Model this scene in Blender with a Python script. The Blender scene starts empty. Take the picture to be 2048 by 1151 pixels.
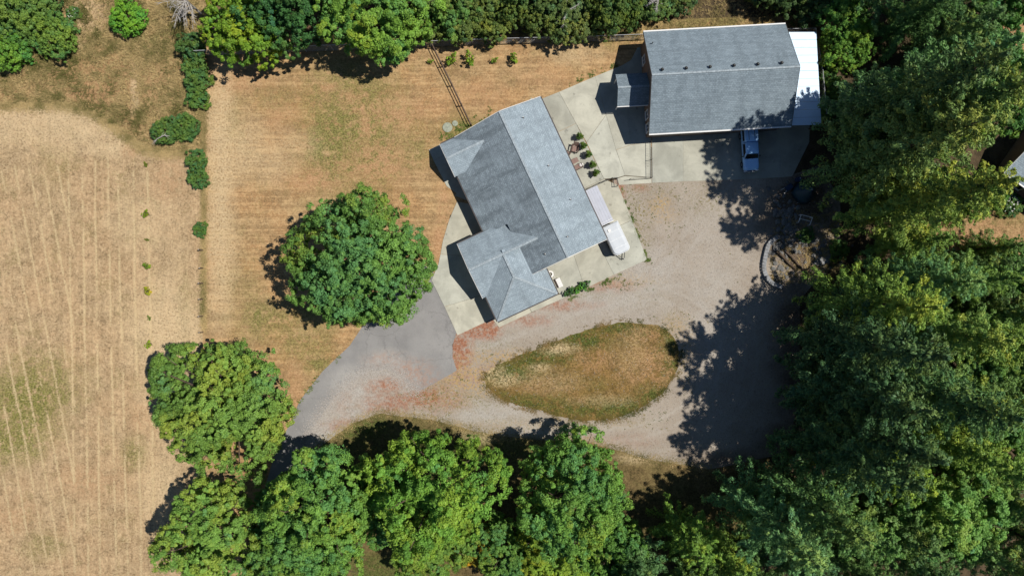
import bpy, bmesh, math, random
import numpy as np
from mathutils import Vector, Matrix

# ------------------------------------------------------------------ camera, sky, sun, exposure
SC = bpy.context.scene
CAM_H = 85.0                      # drone height above the yard, metres
PPM = 16.0                        # photograph pixels per metre at ground level
cam_d = bpy.data.cameras.new('camera'); cam = bpy.data.objects.new('camera', cam_d)
SC.collection.objects.link(cam); cam.location = (0, 0, CAM_H); cam.rotation_euler = (0, 0, 0)
cam_d.sensor_width = 36.0; cam_d.lens = 36.0*CAM_H/(2048/PPM); cam_d.clip_start = 0.5; cam_d.clip_end = 3000
SC.camera = cam
SUN_EL, SUN_AZ = math.radians(60), math.radians(7)      # azimuth measured from +X (right of picture) towards +Y
W = bpy.data.worlds.new('World'); SC.world = W; W.use_nodes = True
wn = W.node_tree.nodes; wl = W.node_tree.links
sky = wn.new('ShaderNodeTexSky'); sky.sky_type = 'NISHITA'; sky.sun_disc = False
sky.sun_elevation = SUN_EL; sky.sun_rotation = math.pi/2 - SUN_AZ
sky.air_density = 1.0; sky.dust_density = 0.1; sky.ozone_density = 4.0
wn['Background'].inputs['Strength'].default_value = 0.062
wl.new(sky.outputs[0], wn['Background'].inputs['Color'])
sun_d = bpy.data.lights.new('sun', 'SUN'); sun_d.energy = 4.9; sun_d.angle = math.radians(0.5); sun_d.color = (1.0, 0.955, 0.88)
sun = bpy.data.objects.new('sun', sun_d); SC.collection.objects.link(sun)
sdir = Vector((math.cos(SUN_EL)*math.cos(SUN_AZ), math.cos(SUN_EL)*math.sin(SUN_AZ), math.sin(SUN_EL)))
sun.rotation_euler = sdir.to_track_quat('Z', 'Y').to_euler()
SC.view_settings.view_transform = 'Standard'; SC.view_settings.look = 'None'
SC.view_settings.exposure = 0.0; SC.view_settings.gamma = 1.0; SC.view_settings.use_curve_mapping = False

# ------------------------------------------------------------------ helpers
C = SC.collection
RND = random.Random(7)
PI = math.pi

def G(px, py, z=0.0):
    """place in the yard (metres) of a spot seen at a photo pixel, for a spot z metres above ground"""
    s = (CAM_H - z)/CAM_H/PPM
    return ((px-1024)*s, -(py-575.5)*s)

def tag(o, label=None, cat=None, group=None, kind=None):
    if label: o['label'] = label
    if cat: o['category'] = cat
    if group: o['group'] = group
    if kind: o['kind'] = kind
    return o

def empty(name, loc=(0, 0, 0), rz=0.0, label=None, cat=None, group=None):
    o = bpy.data.objects.new(name, None); C.objects.link(o)
    o.location = loc; o.rotation_euler = (0, 0, rz); o.empty_display_size = .2
    return tag(o, label, cat, group)

def link(name, me, mat=None, parent=None, smooth=False):
    if mat is not None and not me.materials: me.materials.append(mat)
    o = bpy.data.objects.new(name, me); C.objects.link(o)
    if parent is not None: o.parent = parent
    if smooth: me.polygons.foreach_set('use_smooth', [True]*len(me.polygons))
    return o

def mesh_np(name, V, F, k, attrs=None):
    """mesh from numpy verts (n,3) and faces (m,k)"""
    me = bpy.data.meshes.new(name)
    V = np.asarray(V, np.float32); F = np.asarray(F, np.int32)
    me.vertices.add(len(V)); me.vertices.foreach_set('co', V.ravel())
    me.loops.add(F.size); me.loops.foreach_set('vertex_index', F.ravel())
    me.polygons.add(len(F)); me.polygons.foreach_set('loop_start', np.arange(len(F), dtype=np.int32)*k)
    me.update(calc_edges=True)
    for n, a in (attrs or {}).items():
        at = me.attributes.new(n, 'FLOAT', 'POINT'); at.data.foreach_set('value', np.asarray(a, np.float32))
    return me

class MB:
    """collects simple solids and links them as ONE mesh object"""
    def __init__(s): s.v = []; s.f = []
    def add(s, v, f):
        b = len(s.v); s.v += [tuple(p) for p in v]; s.f += [tuple(i+b for i in q) for q in f]; return s
    def box(s, c, d, rz=0.0, rx=0.0, ry=0.0):
        M = Matrix.Rotation(rz, 3, 'Z') @ Matrix.Rotation(ry, 3, 'Y') @ Matrix.Rotation(rx, 3, 'X')
        v = [Vector(c) + M @ Vector((x*d[0]/2, y*d[1]/2, z*d[2]/2)) for z in (-1, 1) for (x, y) in ((-1, -1), (1, -1), (1, 1), (-1, 1))]
        return s.add(v, [(3, 2, 1, 0), (4, 5, 6, 7), (0, 1, 5, 4), (1, 2, 6, 5), (2, 3, 7, 6), (3, 0, 4, 7)])
    def bar(s, a, b, w, h=None):
        a = Vector(a); b = Vector(b); d = b-a; L = d.length
        q = d.to_track_quat('X', 'Z').to_matrix(); h = h or w
        v = [(a if x < 0 else b) + q @ Vector((0, y*w/2, z*h/2)) for x in (-1, 1) for (y, z) in ((-1, -1), (1, -1), (1, 1), (-1, 1))]
        return s.add(v, [(3, 2, 1, 0), (4, 5, 6, 7), (0, 1, 5, 4), (1, 2, 6, 5), (2, 3, 7, 6), (3, 0, 4, 7)])
    def tube(s, pts, rad, n=6):
        pts = [Vector(p) for p in pts]
        if not hasattr(rad, '__len__'): rad = [rad]*len(pts)
        v = []; f = []
        for i, p in enumerate(pts):
            d = (pts[min(i+1, len(pts)-1)] - pts[max(i-1, 0)])
            q = d.to_track_quat('Z', 'X').to_matrix()
            for j in range(n):
                a = 2*PI*j/n; v.append(p + q @ Vector((math.cos(a)*rad[i], math.sin(a)*rad[i], 0)))
        for i in range(len(pts)-1):
            for j in range(n): f.append((i*n+j, i*n+(j+1) % n, (i+1)*n+(j+1) % n, (i+1)*n+j))
        f.append(tuple(range(n-1, -1, -1))); f.append(tuple((len(pts)-1)*n+j for j in range(n)))
        return s.add(v, f)
    def loft(s, rings, cap=True):
        n = len(rings[0]); v = [p for r in rings for p in r]; f = []
        for i in range(len(rings)-1):
            for j in range(n): f.append((i*n+j, i*n+(j+1) % n, (i+1)*n+(j+1) % n, (i+1)*n+j))
        if cap: f.append(tuple(range(n-1, -1, -1))); f.append(tuple((len(rings)-1)*n+j for j in range(n)))
        return s.add(v, f)
    def prism(s, poly, z0, z1):
        a = sum(poly[i][0]*poly[(i+1) % len(poly)][1]-poly[(i+1) % len(poly)][0]*poly[i][1] for i in range(len(poly)))
        if a < 0: poly = poly[::-1]
        return s.loft([[(x, y, z0) for x, y in poly], [(x, y, z1) for x, y in poly]])
    def build(s, name, mat=None, parent=None, smooth=False, label=None):
        me = bpy.data.meshes.new(name); me.from_pydata(s.v, [], s.f); me.update()
        o = link(name, me, mat, parent, smooth)
        if label: o['label'] = label
        return o

def rrect(x0, x1, y0, y1, r, z, n=4):
    out = []
    for cx, cy, a0 in ((x1-r, y1-r, 0), (x0+r, y1-r, PI/2), (x0+r, y0+r, PI), (x1-r, y0+r, 1.5*PI)):
        for k in range(n+1):
            a = a0 + PI/2*k/n; out.append((cx+r*math.cos(a), cy+r*math.sin(a), z))
    return out

# ---- value noise in numpy
def vnoise(x, y, seed=0):
    xi = np.floor(x).astype(np.int64); yi = np.floor(y).astype(np.int64); fx = x-xi; fy = y-yi
    fx = fx*fx*(3-2*fx); fy = fy*fy*(3-2*fy)
    def h(a, b):
        n = (a*374761393 + b*668265263 + seed*974634777) & 0xffffffff
        n = ((n ^ (n >> 13))*1274126177) & 0xffffffff
        return ((n ^ (n >> 16)) & 0xffff)/65535.0
    return (h(xi, yi)*(1-fx)+h(xi+1, yi)*fx)*(1-fy) + (h(xi, yi+1)*(1-fx)+h(xi+1, yi+1)*fx)*fy
def fbm(x, y, seed=0, o=4):
    t = 0; a = .5; s = 0
    for k in range(o):
        t = t + a*vnoise(x*2**k, y*2**k, seed+k); s += a; a *= .55
    return t/s

def blobs(X, Y, bl, wob=.5, seed=3):
    """sum of soft patches given as (px, py, rx, ry, strength) with a ragged outline; X, Y metres"""
    P = X*PPM+1024; Q = 575.5-Y*PPM; t = np.zeros_like(X)
    n1 = fbm(X*.25, Y*.25, seed)-.5; n2 = fbm(X*.9, Y*.9, seed+9)-.5
    for (a, b, rx, ry, st) in bl:
        d = np.sqrt(((P-a)/rx)**2+((Q-b)/ry)**2) + wob*n1*1.6 + wob*n2
        t = np.maximum(t, st*np.clip(1.35-d*.9, 0, 1))
    return t

def catmull(pts, n=8, closed=True):
    out = []; m = len(pts)
    for i in range(m if closed else m-1):
        p0, p1, p2, p3 = (np.array(pts[(i+k) % m] if closed else pts[min(max(i+k, 0), m-1)], float) for k in (-1, 0, 1, 2))
        for k in range(n):
            t = k/n
            out.append(tuple(.5*((2*p1)+(-p0+p2)*t+(2*p0-5*p1+4*p2-p3)*t*t+(-p0+3*p1-3*p2+p3)*t**3)))
    if not closed: out.append(tuple(pts[-1]))
    return out

def inside(X, Y, poly):
    r = np.zeros(X.shape, bool); n = len(poly)
    for i in range(n):
        x0, y0 = poly[i]; x1, y1 = poly[(i+1) % n]
        if y0 == y1: continue
        c = ((y0 > Y) != (y1 > Y)) & (X < (x1-x0)*(Y-y0)/(y1-y0)+x0)
        r ^= c
    return r

def sheet(name, poly_px, z, res, mat, attr_fn=None, ragged=0.0, label=None, seed=1):
    """flat sheet clipped to an outline, with fine vertices that carry patch attributes"""
    poly = [G(*p) for p in poly_px]
    if ragged:
        q = []
        for i in range(len(poly)):
            a = np.array(poly[i]); b = np.array(poly[(i+1) % len(poly)]); L = np.hypot(*(b-a)); k = max(1, int(L/.3))
            nrm = np.array((b[1]-a[1], a[0]-b[0]))/max(L, 1e-6)
            for j in range(k):
                p = a+(b-a)*j/k
                w = (fbm(np.array([p[0]*.8]), np.array([p[1]*.8]), seed, 5)[0]-.5)*2*ragged
                q.append(tuple(p+nrm*w))
        poly = q
    pa = np.array(poly)
    x0, y0 = pa.min(0)-res; x1, y1 = pa.max(0)+res
    nx = int((x1-x0)/res)+2; ny = int((y1-y0)/res)+2
    X, Y = np.meshgrid(x0+np.arange(nx)*res, y0+np.arange(ny)*res)
    cin = inside(X[:-1, :-1]+res/2, Y[:-1, :-1]+res/2, poly)
    used = np.zeros((ny, nx), int)
    for dy in (0, 1):
        for dx in (0, 1): used[dy:ny-1+dy, dx:nx-1+dx] += cin
    bd = (used > 0) & (used < 4)
    bx = X[bd]; by = Y[bd]; best = np.full(bx.shape, 1e9); qx = bx.copy(); qy = by.copy()
    for i in range(len(poly)):
        ax, ay = poly[i]; cx, cy = poly[(i+1) % len(poly)]; dx, dy = cx-ax, cy-ay; L2 = dx*dx+dy*dy
        if L2 < 1e-9: continue
        t = np.clip(((bx-ax)*dx+(by-ay)*dy)/L2, 0, 1); ex = ax+t*dx; ey = ay+t*dy
        d = (ex-bx)**2+(ey-by)**2; m = d < best; best[m] = d[m]; qx[m] = ex[m]; qy[m] = ey[m]
    X = X.copy(); Y = Y.copy(); X[bd] = qx; Y[bd] = qy
    idx = -np.ones((ny, nx), int); u = used > 0; idx[u] = np.arange(u.sum())
    F = np.stack([idx[:-1, :-1][cin], idx[:-1, 1:][cin], idx[1:, 1:][cin], idx[1:, :-1][cin]], 1)
    x = X[u]; y = Y[u]
    me = mesh_np(name, np.stack([x, y, np.full_like(x, z)], 1), F, 4, attr_fn(x, y) if attr_fn else None)
    o = link(name, me, mat); o['kind'] = 'structure'
    if label: o['label'] = label
    return o

# ------------------------------------------------------------------ materials
class NT:
    def __init__(s, name):
        s.m = bpy.data.materials.new(name); s.m.use_nodes = True; s.t = s.m.node_tree; s.n = s.t.nodes; s.l = s.t.links
        s.b = s.n['Principled BSDF']; s.out = s.n['Material Output']
        s.co = None
    def node(s, t, **k):
        n = s.n.new(t)
        for a, b in k.items(): setattr(n, a, b)
        return n
    def set(s, sock, v):
        if isinstance(v, bpy.types.NodeSocket): s.l.new(v, sock)
        elif isinstance(v, (tuple, list)) and len(v) == 3 and sock.type == 'RGBA': sock.default_value = (*v, 1)
        else: sock.default_value = v
    def pos(s):
        if s.co is None: s.co = s.node('ShaderNodeNewGeometry').outputs['Position']
        return s.co
    def obj(s): return s.node('ShaderNodeTexCoord').outputs['Object']
    def uv(s): return s.node('ShaderNodeTexCoord').outputs['UV']
    def attr(s, n): return s.node('ShaderNodeAttribute', attribute_name=n).outputs['Fac']
    def noise(s, scale, detail=4, rough=.6, vec=None, dist=0.0, col=False):
        n = s.node('ShaderNodeTexNoise'); s.l.new(vec or s.pos(), n.inputs['Vector'])
        n.inputs['Scale'].default_value = scale; n.inputs['Detail'].default_value = detail; n.inputs['Roughness'].default_value = rough
        n.inputs['Distortion'].default_value = dist
        return n.outputs['Color' if col else 'Fac']
    def voro(s, scale, out='Distance', vec=None, feature='F1'):
        n = s.node('ShaderNodeTexVoronoi', feature=feature); s.l.new(vec or s.pos(), n.inputs['Vector']); n.inputs['Scale'].default_value = scale
        return n.outputs[out]
    def ramp(s, f, a, b, c0=(0, 0, 0), c1=(1, 1, 1)):
        r = s.node('ShaderNodeMapRange', interpolation_type='SMOOTHSTEP'); s.set(r.inputs['Value'], f)
        r.inputs['From Min'].default_value = a; r.inputs['From Max'].default_value = b
        return r.outputs['Result']
    def math(s, op, a, b=0.0):
        m = s.node('ShaderNodeMath', operation=op); s.set(m.inputs[0], a); s.set(m.inputs[1], b); return m.outputs[0]
    def mix(s, f, a, b, mode='MIX'):
        m = s.node('ShaderNodeMix', data_type='RGBA', blend_type=mode); s.set(m.inputs['Factor'], f)
        s.set(m.inputs['A'], a); s.set(m.inputs['B'], b); return m.outputs['Result']
    def mapping(s, vec, scale=(1, 1, 1), rot=0.0):
        m = s.node('ShaderNodeMapping'); s.l.new(vec, m.inputs['Vector']); m.inputs['Scale'].default_value = scale
        m.inputs['Rotation'].default_value = (0, 0, rot); return m.outputs['Vector']
    def bump(s, h, strength=.5, dist=.05):
        b = s.node('ShaderNodeBump'); s.l.new(h, b.inputs['Height']); b.inputs['Strength'].default_value = strength; b.inputs['Distance'].default_value = dist
        s.l.new(b.outputs['Normal'], s.b.inputs['Normal'])
    def done(s, col, rough=.85, spec=.2, metal=0.0):
        s.set(s.b.inputs['Base Color'], col); s.set(s.b.inputs['Roughness'], rough)
        s.b.inputs['Specular IOR Level'].default_value = spec; s.b.inputs['Metallic'].default_value = metal
        return s.m

def simple(name, col, rough=.6, spec=.3, metal=0.0, var=.12, scale=6.0):
    t = NT(name); n = t.noise(scale, 4, .65, t.obj())
    c = t.mix(t.ramp(n, .3, .7), tuple(x*(1-var) for x in col), tuple(min(1, x*(1+var)) for x in col))
    t.bump(n, .15, .01)
    return t.done(c, rough, spec, metal)

# --- grounds
def dry_grass(name, tan, dark, green, rows=None, contrast=1.0, soil=(.40, .235, .125)):
    t = NT(name)
    big = t.noise(.16, 5, .62); mid = t.noise(.9, 6, .72); fine = t.noise(1.9, 6, .78); spk = t.noise(4.2, 4, .8)
    c = t.mix(t.ramp(mid, .34, .66), dark, tan)
    c = t.mix(t.math('MULTIPLY', t.ramp(big, .42, .60), .75), c, soil)
    pat = t.noise(.42, 6, .75); pat2 = t.noise(.33, 6, .75, t.mapping(t.pos(), (1, 1, 1), 1.1))
    c = t.mix(t.math('MULTIPLY', t.ramp(pat, .52, .62), .45*contrast), c, tuple(x*.62 for x in dark))
    c = t.mix(t.math('MULTIPLY', t.ramp(pat2, .54, .64), .45), c, tuple(min(1, x*1.2) for x in tan))
    c = t.mix(t.math('MULTIPLY', t.ramp(t.noise(.28, 6, .8, t.mapping(t.pos(), (1, 1, 1), 2.3)), .53, .62), .35), c, green)
    c = t.mix(t.math('MULTIPLY', t.ramp(fine, .52, .62), .45*contrast), c, tuple(min(1, x*1.25) for x in tan))
    c = t.mix(t.math('MULTIPLY', t.ramp(fine, .46, .38), .50*contrast), c, tuple(x*.55 for x in dark))
    c = t.mix(t.math('MULTIPLY', t.ramp(spk, .46, .38), .60*contrast), c, tuple(x*.38 for x in dark))
    c = t.mix(t.math('MULTIPLY', t.ramp(spk, .57, .63), .45*contrast), c, tuple(min(1, x*1.45) for x in tan))
    clu = t.ramp(t.noise(.55, 5, .7, t.mapping(t.pos(), (1, 1, 1), .5)), .44, .58)
    c = t.mix(t.math('MULTIPLY', t.math('MULTIPLY', t.ramp(t.noise(3.0, 3, .75), .50, .43), clu), .75*contrast), c, tuple(x*.50 for x in dark))
    c = t.mix(t.math('MULTIPLY', t.math('MULTIPLY', t.ramp(t.noise(2.3, 4, .75, t.mapping(t.pos(), (1, 1, 1), .9)), .50, .58), t.math('SUBTRACT', 1.0, clu)), .55*contrast), c, tuple(min(1, x*1.38) for x in tan))
    if rows:
        v = t.mapping(t.pos(), (.06, 1, 1)) if rows == 'h' else t.mapping(t.pos(), (1, .06, 1))
        st = t.noise(1.5, 5, .75, v)
        c = t.mix(t.math('MULTIPLY', t.ramp(st, .47, .56), .42 if rows == 'h' else .2), c, tuple(x*.70 for x in dark))
        c = t.mix(t.math('MULTIPLY', t.ramp(st, .50, .40), .34 if rows == 'h' else .16), c, tuple(min(1, x*1.18) for x in tan))
    g = t.math('MULTIPLY', t.attr('green'), t.ramp(t.noise(1.1, 6, .8), .36, .54))
    c = t.mix(g, c, t.mix(t.ramp(spk, .42, .58), tuple(x*.6 for x in green), tuple(x*1.5 for x in green)))
    r = t.math('MULTIPLY', t.attr('red'), t.ramp(t.noise(.9, 6, .8), .40, .54))
    c = t.mix(r, c, t.mix(t.ramp(spk, .42, .58), (.34, .19, .095), (.50, .295, .16)))
    p = t.math('MULTIPLY', t.attr('pale'), t.ramp(t.noise(4.2, 4, .7), .30, .60))
    c = t.mix(p, c, (.62, .48, .29))
    h = t.math('ADD', fine, t.math('MULTIPLY', mid, .7))
    t.bump(h, .75, .12)
    return t.done(c, .95, .08)

M = {}
M['field'] = dry_grass('cut_hay_stubble', (.450, .325, .190), (.330, .230, .125), (.165, .155, .045), 'v', 1.0, (.44, .29, .16))
M['lawn'] = dry_grass('dry_lawn_grass', (.435, .295, .150), (.325, .210, .103), (.170, .155, .050), 'h', .9, (.41, .225, .10))
M['meadow'] = dry_grass('rough_meadow_grass', (.345, .245, .118), (.195, .138, .060), (.11, .115, .035), None, 1.15, (.30, .18, .085))
M['island'] = dry_grass('island_grass', (.245, .158, .052), (.165, .104, .033), (.082, .098, .024), None, 1.0, (.27, .155, .06))
def forest_floor():
    t = NT('forest_floor')
    a = t.noise(.5, 5, .7); b = t.noise(4, 5, .75)
    c = t.mix(t.ramp(a, .35, .65), (.055, .042, .026), (.12, .085, .05))
    c = t.mix(t.math('MULTIPLY', t.ramp(b, .5, .75), .6), c, (.16, .115, .06))
    d = t.math('MULTIPLY', t.attr('red'), t.ramp(t.noise(1.5, 5, .7), .25, .6))
    c = t.mix(d, c, (.40, .235, .13))
    g = t.math('MULTIPLY', t.attr('green'), t.ramp(t.noise(1.5, 5, .7), .3, .6))
    c = t.mix(g, c, (.08, .105, .025))
    t.bump(b, .8, .15)
    return t.done(c, .95, .05)
M['forest'] = forest_floor()
def gravel():
    t = NT('gravel')
    big = t.noise(.22, 5, .6); mid = t.noise(2.0, 5, .7); fine = t.noise(4.0, 5, .82)
    st = t.voro(5, 'Color'); sep = t.node('ShaderNodeSeparateColor'); t.l.new(st, sep.inputs[0])
    c = t.mix(t.ramp(big, .35, .65), (.300, .250, .196), (.360, .310, .252))
    c = t.mix(t.math('MULTIPLY', t.ramp(mid, .35, .7), .4), c, (.285, .228, .172))
    c = t.mix(t.math('MULTIPLY', sep.outputs[0], .25), c, (.40, .37, .335))
    c = t.mix(t.math('MULTIPLY', t.ramp(fine, .45, .39), .60), c, (.15, .115, .09))
    c = t.mix(t.math('MULTIPLY', t.ramp(fine, .57, .68), .4), c, (.45, .41, .37))
    c = t.mix(t.math('MULTIPLY', t.attr('track'), t.ramp(t.noise(.7, 5, .7), .30, .58)), c, (.385, .345, .295))
    p = t.math('MULTIPLY', t.attr('pale'), t.ramp(t.noise(.9, 5, .7), .22, .60))
    c = t.mix(p, c, t.mix(t.ramp(fine, .35, .65), (.315, .295, .265), (.44, .415, .375)))
    r = t.math('MULTIPLY', t.attr('red'), t.ramp(t.noise(1.4, 5, .72), .30, .62))
    c = t.mix(r, c, t.mix(t.ramp(fine, .42, .58), (.24, .105, .062), (.36, .18, .115)))
    g = t.math('MULTIPLY', t.attr('green'), t.ramp(t.noise(4.2, 5, .8), .48, .62))
    c = t.mix(g, c, (.17, .155, .055))
    s = t.math('MULTIPLY', t.attr('straw'), t.ramp(t.noise(3.0, 5, .8), .44, .60))
    c = t.mix(s, c, (.40, .275, .13))
    d = t.math('MULTIPLY', t.attr('dirt'), t.ramp(t.noise(1.2, 5, .8), .2, .5))
    c = t.mix(d, c, t.mix(t.ramp(fine, .35, .6), (.06, .045, .03), (.15, .11, .075)))
    t.bump(t.math('ADD', fine, t.voro(9)), .6, .04)
    return t.done(c, .95, .1)
M['gravel'] = gravel()
def asphalt():
    t = NT('asphalt')
    a = t.noise(.35, 5, .6); f = t.noise(24, 3, .8); v = t.noise(1.6, 5, .7)
    c = t.mix(t.ramp(a, .3, .7), (.200, .194, .190), (.255, .247, .240))
    c = t.mix(t.math('MULTIPLY', t.ramp(f, .45, .7), .35), c, (.38, .37, .36))
    c = t.mix(t.math('MULTIPLY', t.ramp(v, .55, .75), .25), c, (.17, .165, .165))
    p = t.math('MULTIPLY', t.attr('pale'), t.ramp(t.noise(1.0, 6, .8), .30, .55))
    c = t.mix(p, c, t.mix(t.ramp(f, .3, .7), (.36, .335, .30), (.50, .475, .44)))
    r = t.math('MULTIPLY', t.attr('red'), t.ramp(t.noise(1.6, 5, .75), .36, .62))
    c = t.mix(r, c, (.34, .20, .14))
    wv = t.node('ShaderNodeVectorMath', operation='ADD'); t.l.new(t.pos(), wv.inputs[0]); t.l.new(t.noise(.9, 4, .7, col=True), wv.inputs[1])
    cr = t.voro(.22, 'Distance', wv.outputs[0], 'DISTANCE_TO_EDGE'); c = t.mix(t.math('MULTIPLY', t.ramp(cr, .010, .003), .22), c, (.07, .068, .066))
    t.bump(f, .3, .01)
    return t.done(c, .9, .2)
M['asphalt'] = asphalt()
def concrete(name, col):
    t = NT(name)
    a = t.noise(.35, 6, .65, dist=.6); b = t.noise(2.2, 6, .7); f = t.noise(18, 3, .7)
    oc = t.node('ShaderNodeObjectInfo').outputs['Color']
    c = t.mix(t.ramp(a, .32, .68), tuple(x*.80 for x in col), tuple(x*1.12 for x in col))
    c = t.mix(t.math('MULTIPLY', t.ramp(b, .54, .70), .45), c, tuple(x*.66 for x in col))
    sp_ = t.noise(.9, 3, .5, t.mapping(t.pos(), (1, 1, 1), .7)); c = t.mix(t.math('MULTIPLY', t.ramp(sp_, .66, .74), .55), c, (.16, .15, .13))
    c = t.mix(t.math('MULTIPLY', t.ramp(f, .5, .7), .15), c, tuple(x*1.15 for x in col))
    br = t.noise(1.0, 4, .6, t.mapping(t.pos(), (.3, 3, 1), .4))
    c = t.mix(t.math('MULTIPLY', t.ramp(br, .5, .7), .18), c, tuple(x*.8 for x in col))
    c = t.mix(1.0, c, oc, 'MULTIPLY')
    t.bump(f, .12, .01)
    return t.done(c, .85, .2)
M['concrete'] = concrete('broom_finished_concrete', (.450, .440, .368))
def shingle(name, a, b, stain=.40):
    t = NT(name)
    uv = t.uv()
    br = t.node('ShaderNodeTexBrick'); t.l.new(uv, br.inputs['Vector'])
    br.inputs['Scale'].default_value = 1.0; br.inputs['Brick Width'].default_value = .34; br.inputs['Row Height'].default_value = .21
    br.inputs['Mortar Size'].default_value = .014; br.inputs['Color1'].default_value = (*a, 1); br.inputs['Color2'].default_value = (*b, 1)
    br.inputs['Mortar'].default_value = (*[x*.68 for x in a], 1); br.offset = .42; br.inputs['Bias'].default_value = 0
    st = t.noise(.8, 5, .65, t.mapping(uv, (1, .22, 1))); big = t.noise(.30, 4, .6, uv); fine = t.noise(7.0, 3, .85, uv)
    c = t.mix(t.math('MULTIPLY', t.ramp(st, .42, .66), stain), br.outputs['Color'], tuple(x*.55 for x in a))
    c = t.mix(t.math('MULTIPLY', t.ramp(big, .5, .7), .28), c, tuple(min(1, x*1.25) for x in b))
    c = t.mix(t.math('MULTIPLY', t.ramp(fine, .54, .66), .40), c, tuple(min(1, x*1.4) for x in b))
    c = t.mix(t.math('MULTIPLY', t.ramp(fine, .46, .34), .45), c, tuple(x*.55 for x in a))
    co = t.noise(1.0, 2, .5, t.mapping(uv, (.12, 2.6, 1))); c = t.mix(t.math('MULTIPLY', t.ramp(co, .50, .64), .32), c, tuple(x*.70 for x in a))
    t.bump(t.math('SUBTRACT', fine, t.math('MULTIPLY', br.outputs['Fac'], .8)), .5, .02)
    return t.done(c, .9, .15)
M['shingle'] = shingle('grey_asphalt_shingle', (.258, .312, .352), (.335, .402, .448))
M['shingle_shaded_stained'] = shingle('shaded_algae_streaked_shingle', (.178, .216, .245), (.262, .314, .350), .75)  # algae streaks, plus the west slope's shade put into a darker base
M['shingle_shop'] = shingle('grey_shop_shingle', (.182, .228, .262), (.252, .308, .348), .3)
M['ridge'] = simple('ridge_shingle', (.30, .345, .372), .9, .15, 0, .25, 5)
M['shade_blue_metal'] = simple('white_metal_with_shade_blue', (.60, .77, .95), .45, .4, 0, .04, 1.5)  # white roof metal, blue of the shade put into its colour
M['trailer_white'] = simple('white_trailer_skin', (.50, .53, .56), .45, .4, 0, .04, 1.5)
M['white'] = simple('white_trim_paint', (.72, .71, .69), .55, .35, 0, .06)
M['lavender'] = simple('pale_lavender_panel', (.43, .445, .50), .5, .35, 0, .05, 1.2)
M['wall_tan'] = simple('tan_lap_siding', (.30, .20, .14), .8, .2, 0, .15, 3)
M['wall_brown'] = simple('brown_siding', (.20, .145, .115), .8, .2, 0, .12, 3)
M['gutter_dark'] = simple('bronze_gutter', (.06, .05, .048), .5, .4)
M['door_dark'] = simple('taupe_door', (.16, .14, .125), .6, .3)
M['glass'] = simple('window_glass', (.02, .025, .03), .08, .6, 0, .1)
M['black'] = simple('black_metal', (.018, .018, .018), .45, .4)
M['steel'] = simple('galvanised_steel', (.55, .56, .57), .4, .5, .3, .1)
M['wood_dark'] = simple('dark_stained_wood', (.085, .05, .04), .7, .25, 0, .25, 9)
M['wood_pink'] = simple('weathered_brown_wood', (.25, .165, .14), .75, .2, 0, .25, 9)
M['fence_wood'] = simple('weathered_fence_post', (.14, .10, .075), .9, .1, 0, .3, 8)
M['cushion'] = simple('white_cushion', (.70, .67, .63), .9, .1)
M['terracotta'] = simple('terracotta', (.30, .15, .09), .8, .2)
M['bark'] = simple('bark', (.10, .075, .055), .95, .05, 0, .4, 5)
M['bark_grey'] = simple('grey_dead_wood', (.38, .355, .33), .9, .1, 0, .25, 6)
M['stone'] = simple('grey_stone', (.16, .155, .145), .9, .15, 0, .35, 3)
M['wallblock'] = simple('grey_concrete_edging', (.25, .255, .26), .9, .15, 0, .25, 3)
M['teal'] = simple('dark_teal_tarp', (.022, .055, .075), .5, .35, 0, .2, 2)
M['barrel_blue'] = simple('blue_plastic', (.03, .05, .10), .4, .4)
M['lid'] = simple('septic_lid_concrete', (.30, .32, .25), .9, .1, 0, .2, 5)
M['tyre'] = simple('tyre_rubber', (.012, .012, .013), .85, .2)
M['rim'] = simple('wheel_alloy', (.35, .35, .36), .35, .5, .7)
M['chrome'] = simple('chrome_bumper', (.5, .5, .52), .2, .6, .8)
M['lamp'] = simple('headlight_lens', (.6, .62, .65), .1, .6)
M['amber'] = simple('tail_light', (.35, .02, .02), .3, .5)
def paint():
    t = NT('truck_white_paint_shade_blue'); t.b.inputs['Coat Weight'].default_value = .4; t.b.inputs['Coat Roughness'].default_value = .08
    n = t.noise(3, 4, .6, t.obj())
    return t.done(t.mix(t.ramp(n, .3, .7), (.34, .63, 1.0), (.39, .67, 1.0)), .35, .5)  # white truck; the blue tint paints in the shade it stands in
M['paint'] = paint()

def leafmat(name, dark, light, trans=.16, hue=(.29, .34, .06), cool=(.095, .235, .115)):
    t = NT(name)
    tint = t.attr('tint'); oc = t.node('ShaderNodeObjectInfo').outputs['Color']
    c = t.mix(tint, dark, light)
    c = t.mix(t.math('MULTIPLY', t.ramp(t.attr('tint2'), .58, .95), .65), c, hue)
    c = t.mix(t.math('MULTIPLY', t.ramp(t.attr('tint2'), .42, .12), .75), c, cool)
    c = t.mix(1.0, c, oc, 'MULTIPLY')
    t.done(c, .5, .2)
    tr = t.node('ShaderNodeBsdfTranslucent'); t.l.new(t.mix(1.0, c, (1.15, 1.25, .6), 'MULTIPLY'), tr.inputs['Color'])
    mx = t.node('ShaderNodeMixShader'); mx.inputs[0].default_value = trans
    t.l.new(t.b.outputs[0], mx.inputs[1]); t.l.new(tr.outputs[0], mx.inputs[2]); t.l.new(mx.outputs[0], t.out.inputs['Surface'])
    return t.m
M['leaf'] = leafmat('maple_leaves', (.040, .098, .026), (.228, .400, .100))
M['needle'] = leafmat('conifer_needles', (.030, .070, .029), (.235, .360, .125), .06, (.36, .37, .08), (.075, .175, .10))
M['bush'] = leafmat('shrub_leaves', (.052, .105, .028), (.215, .320, .088))
M['blossom'] = simple('white_blossom', (.75, .73, .68), .8, .1)
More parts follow.
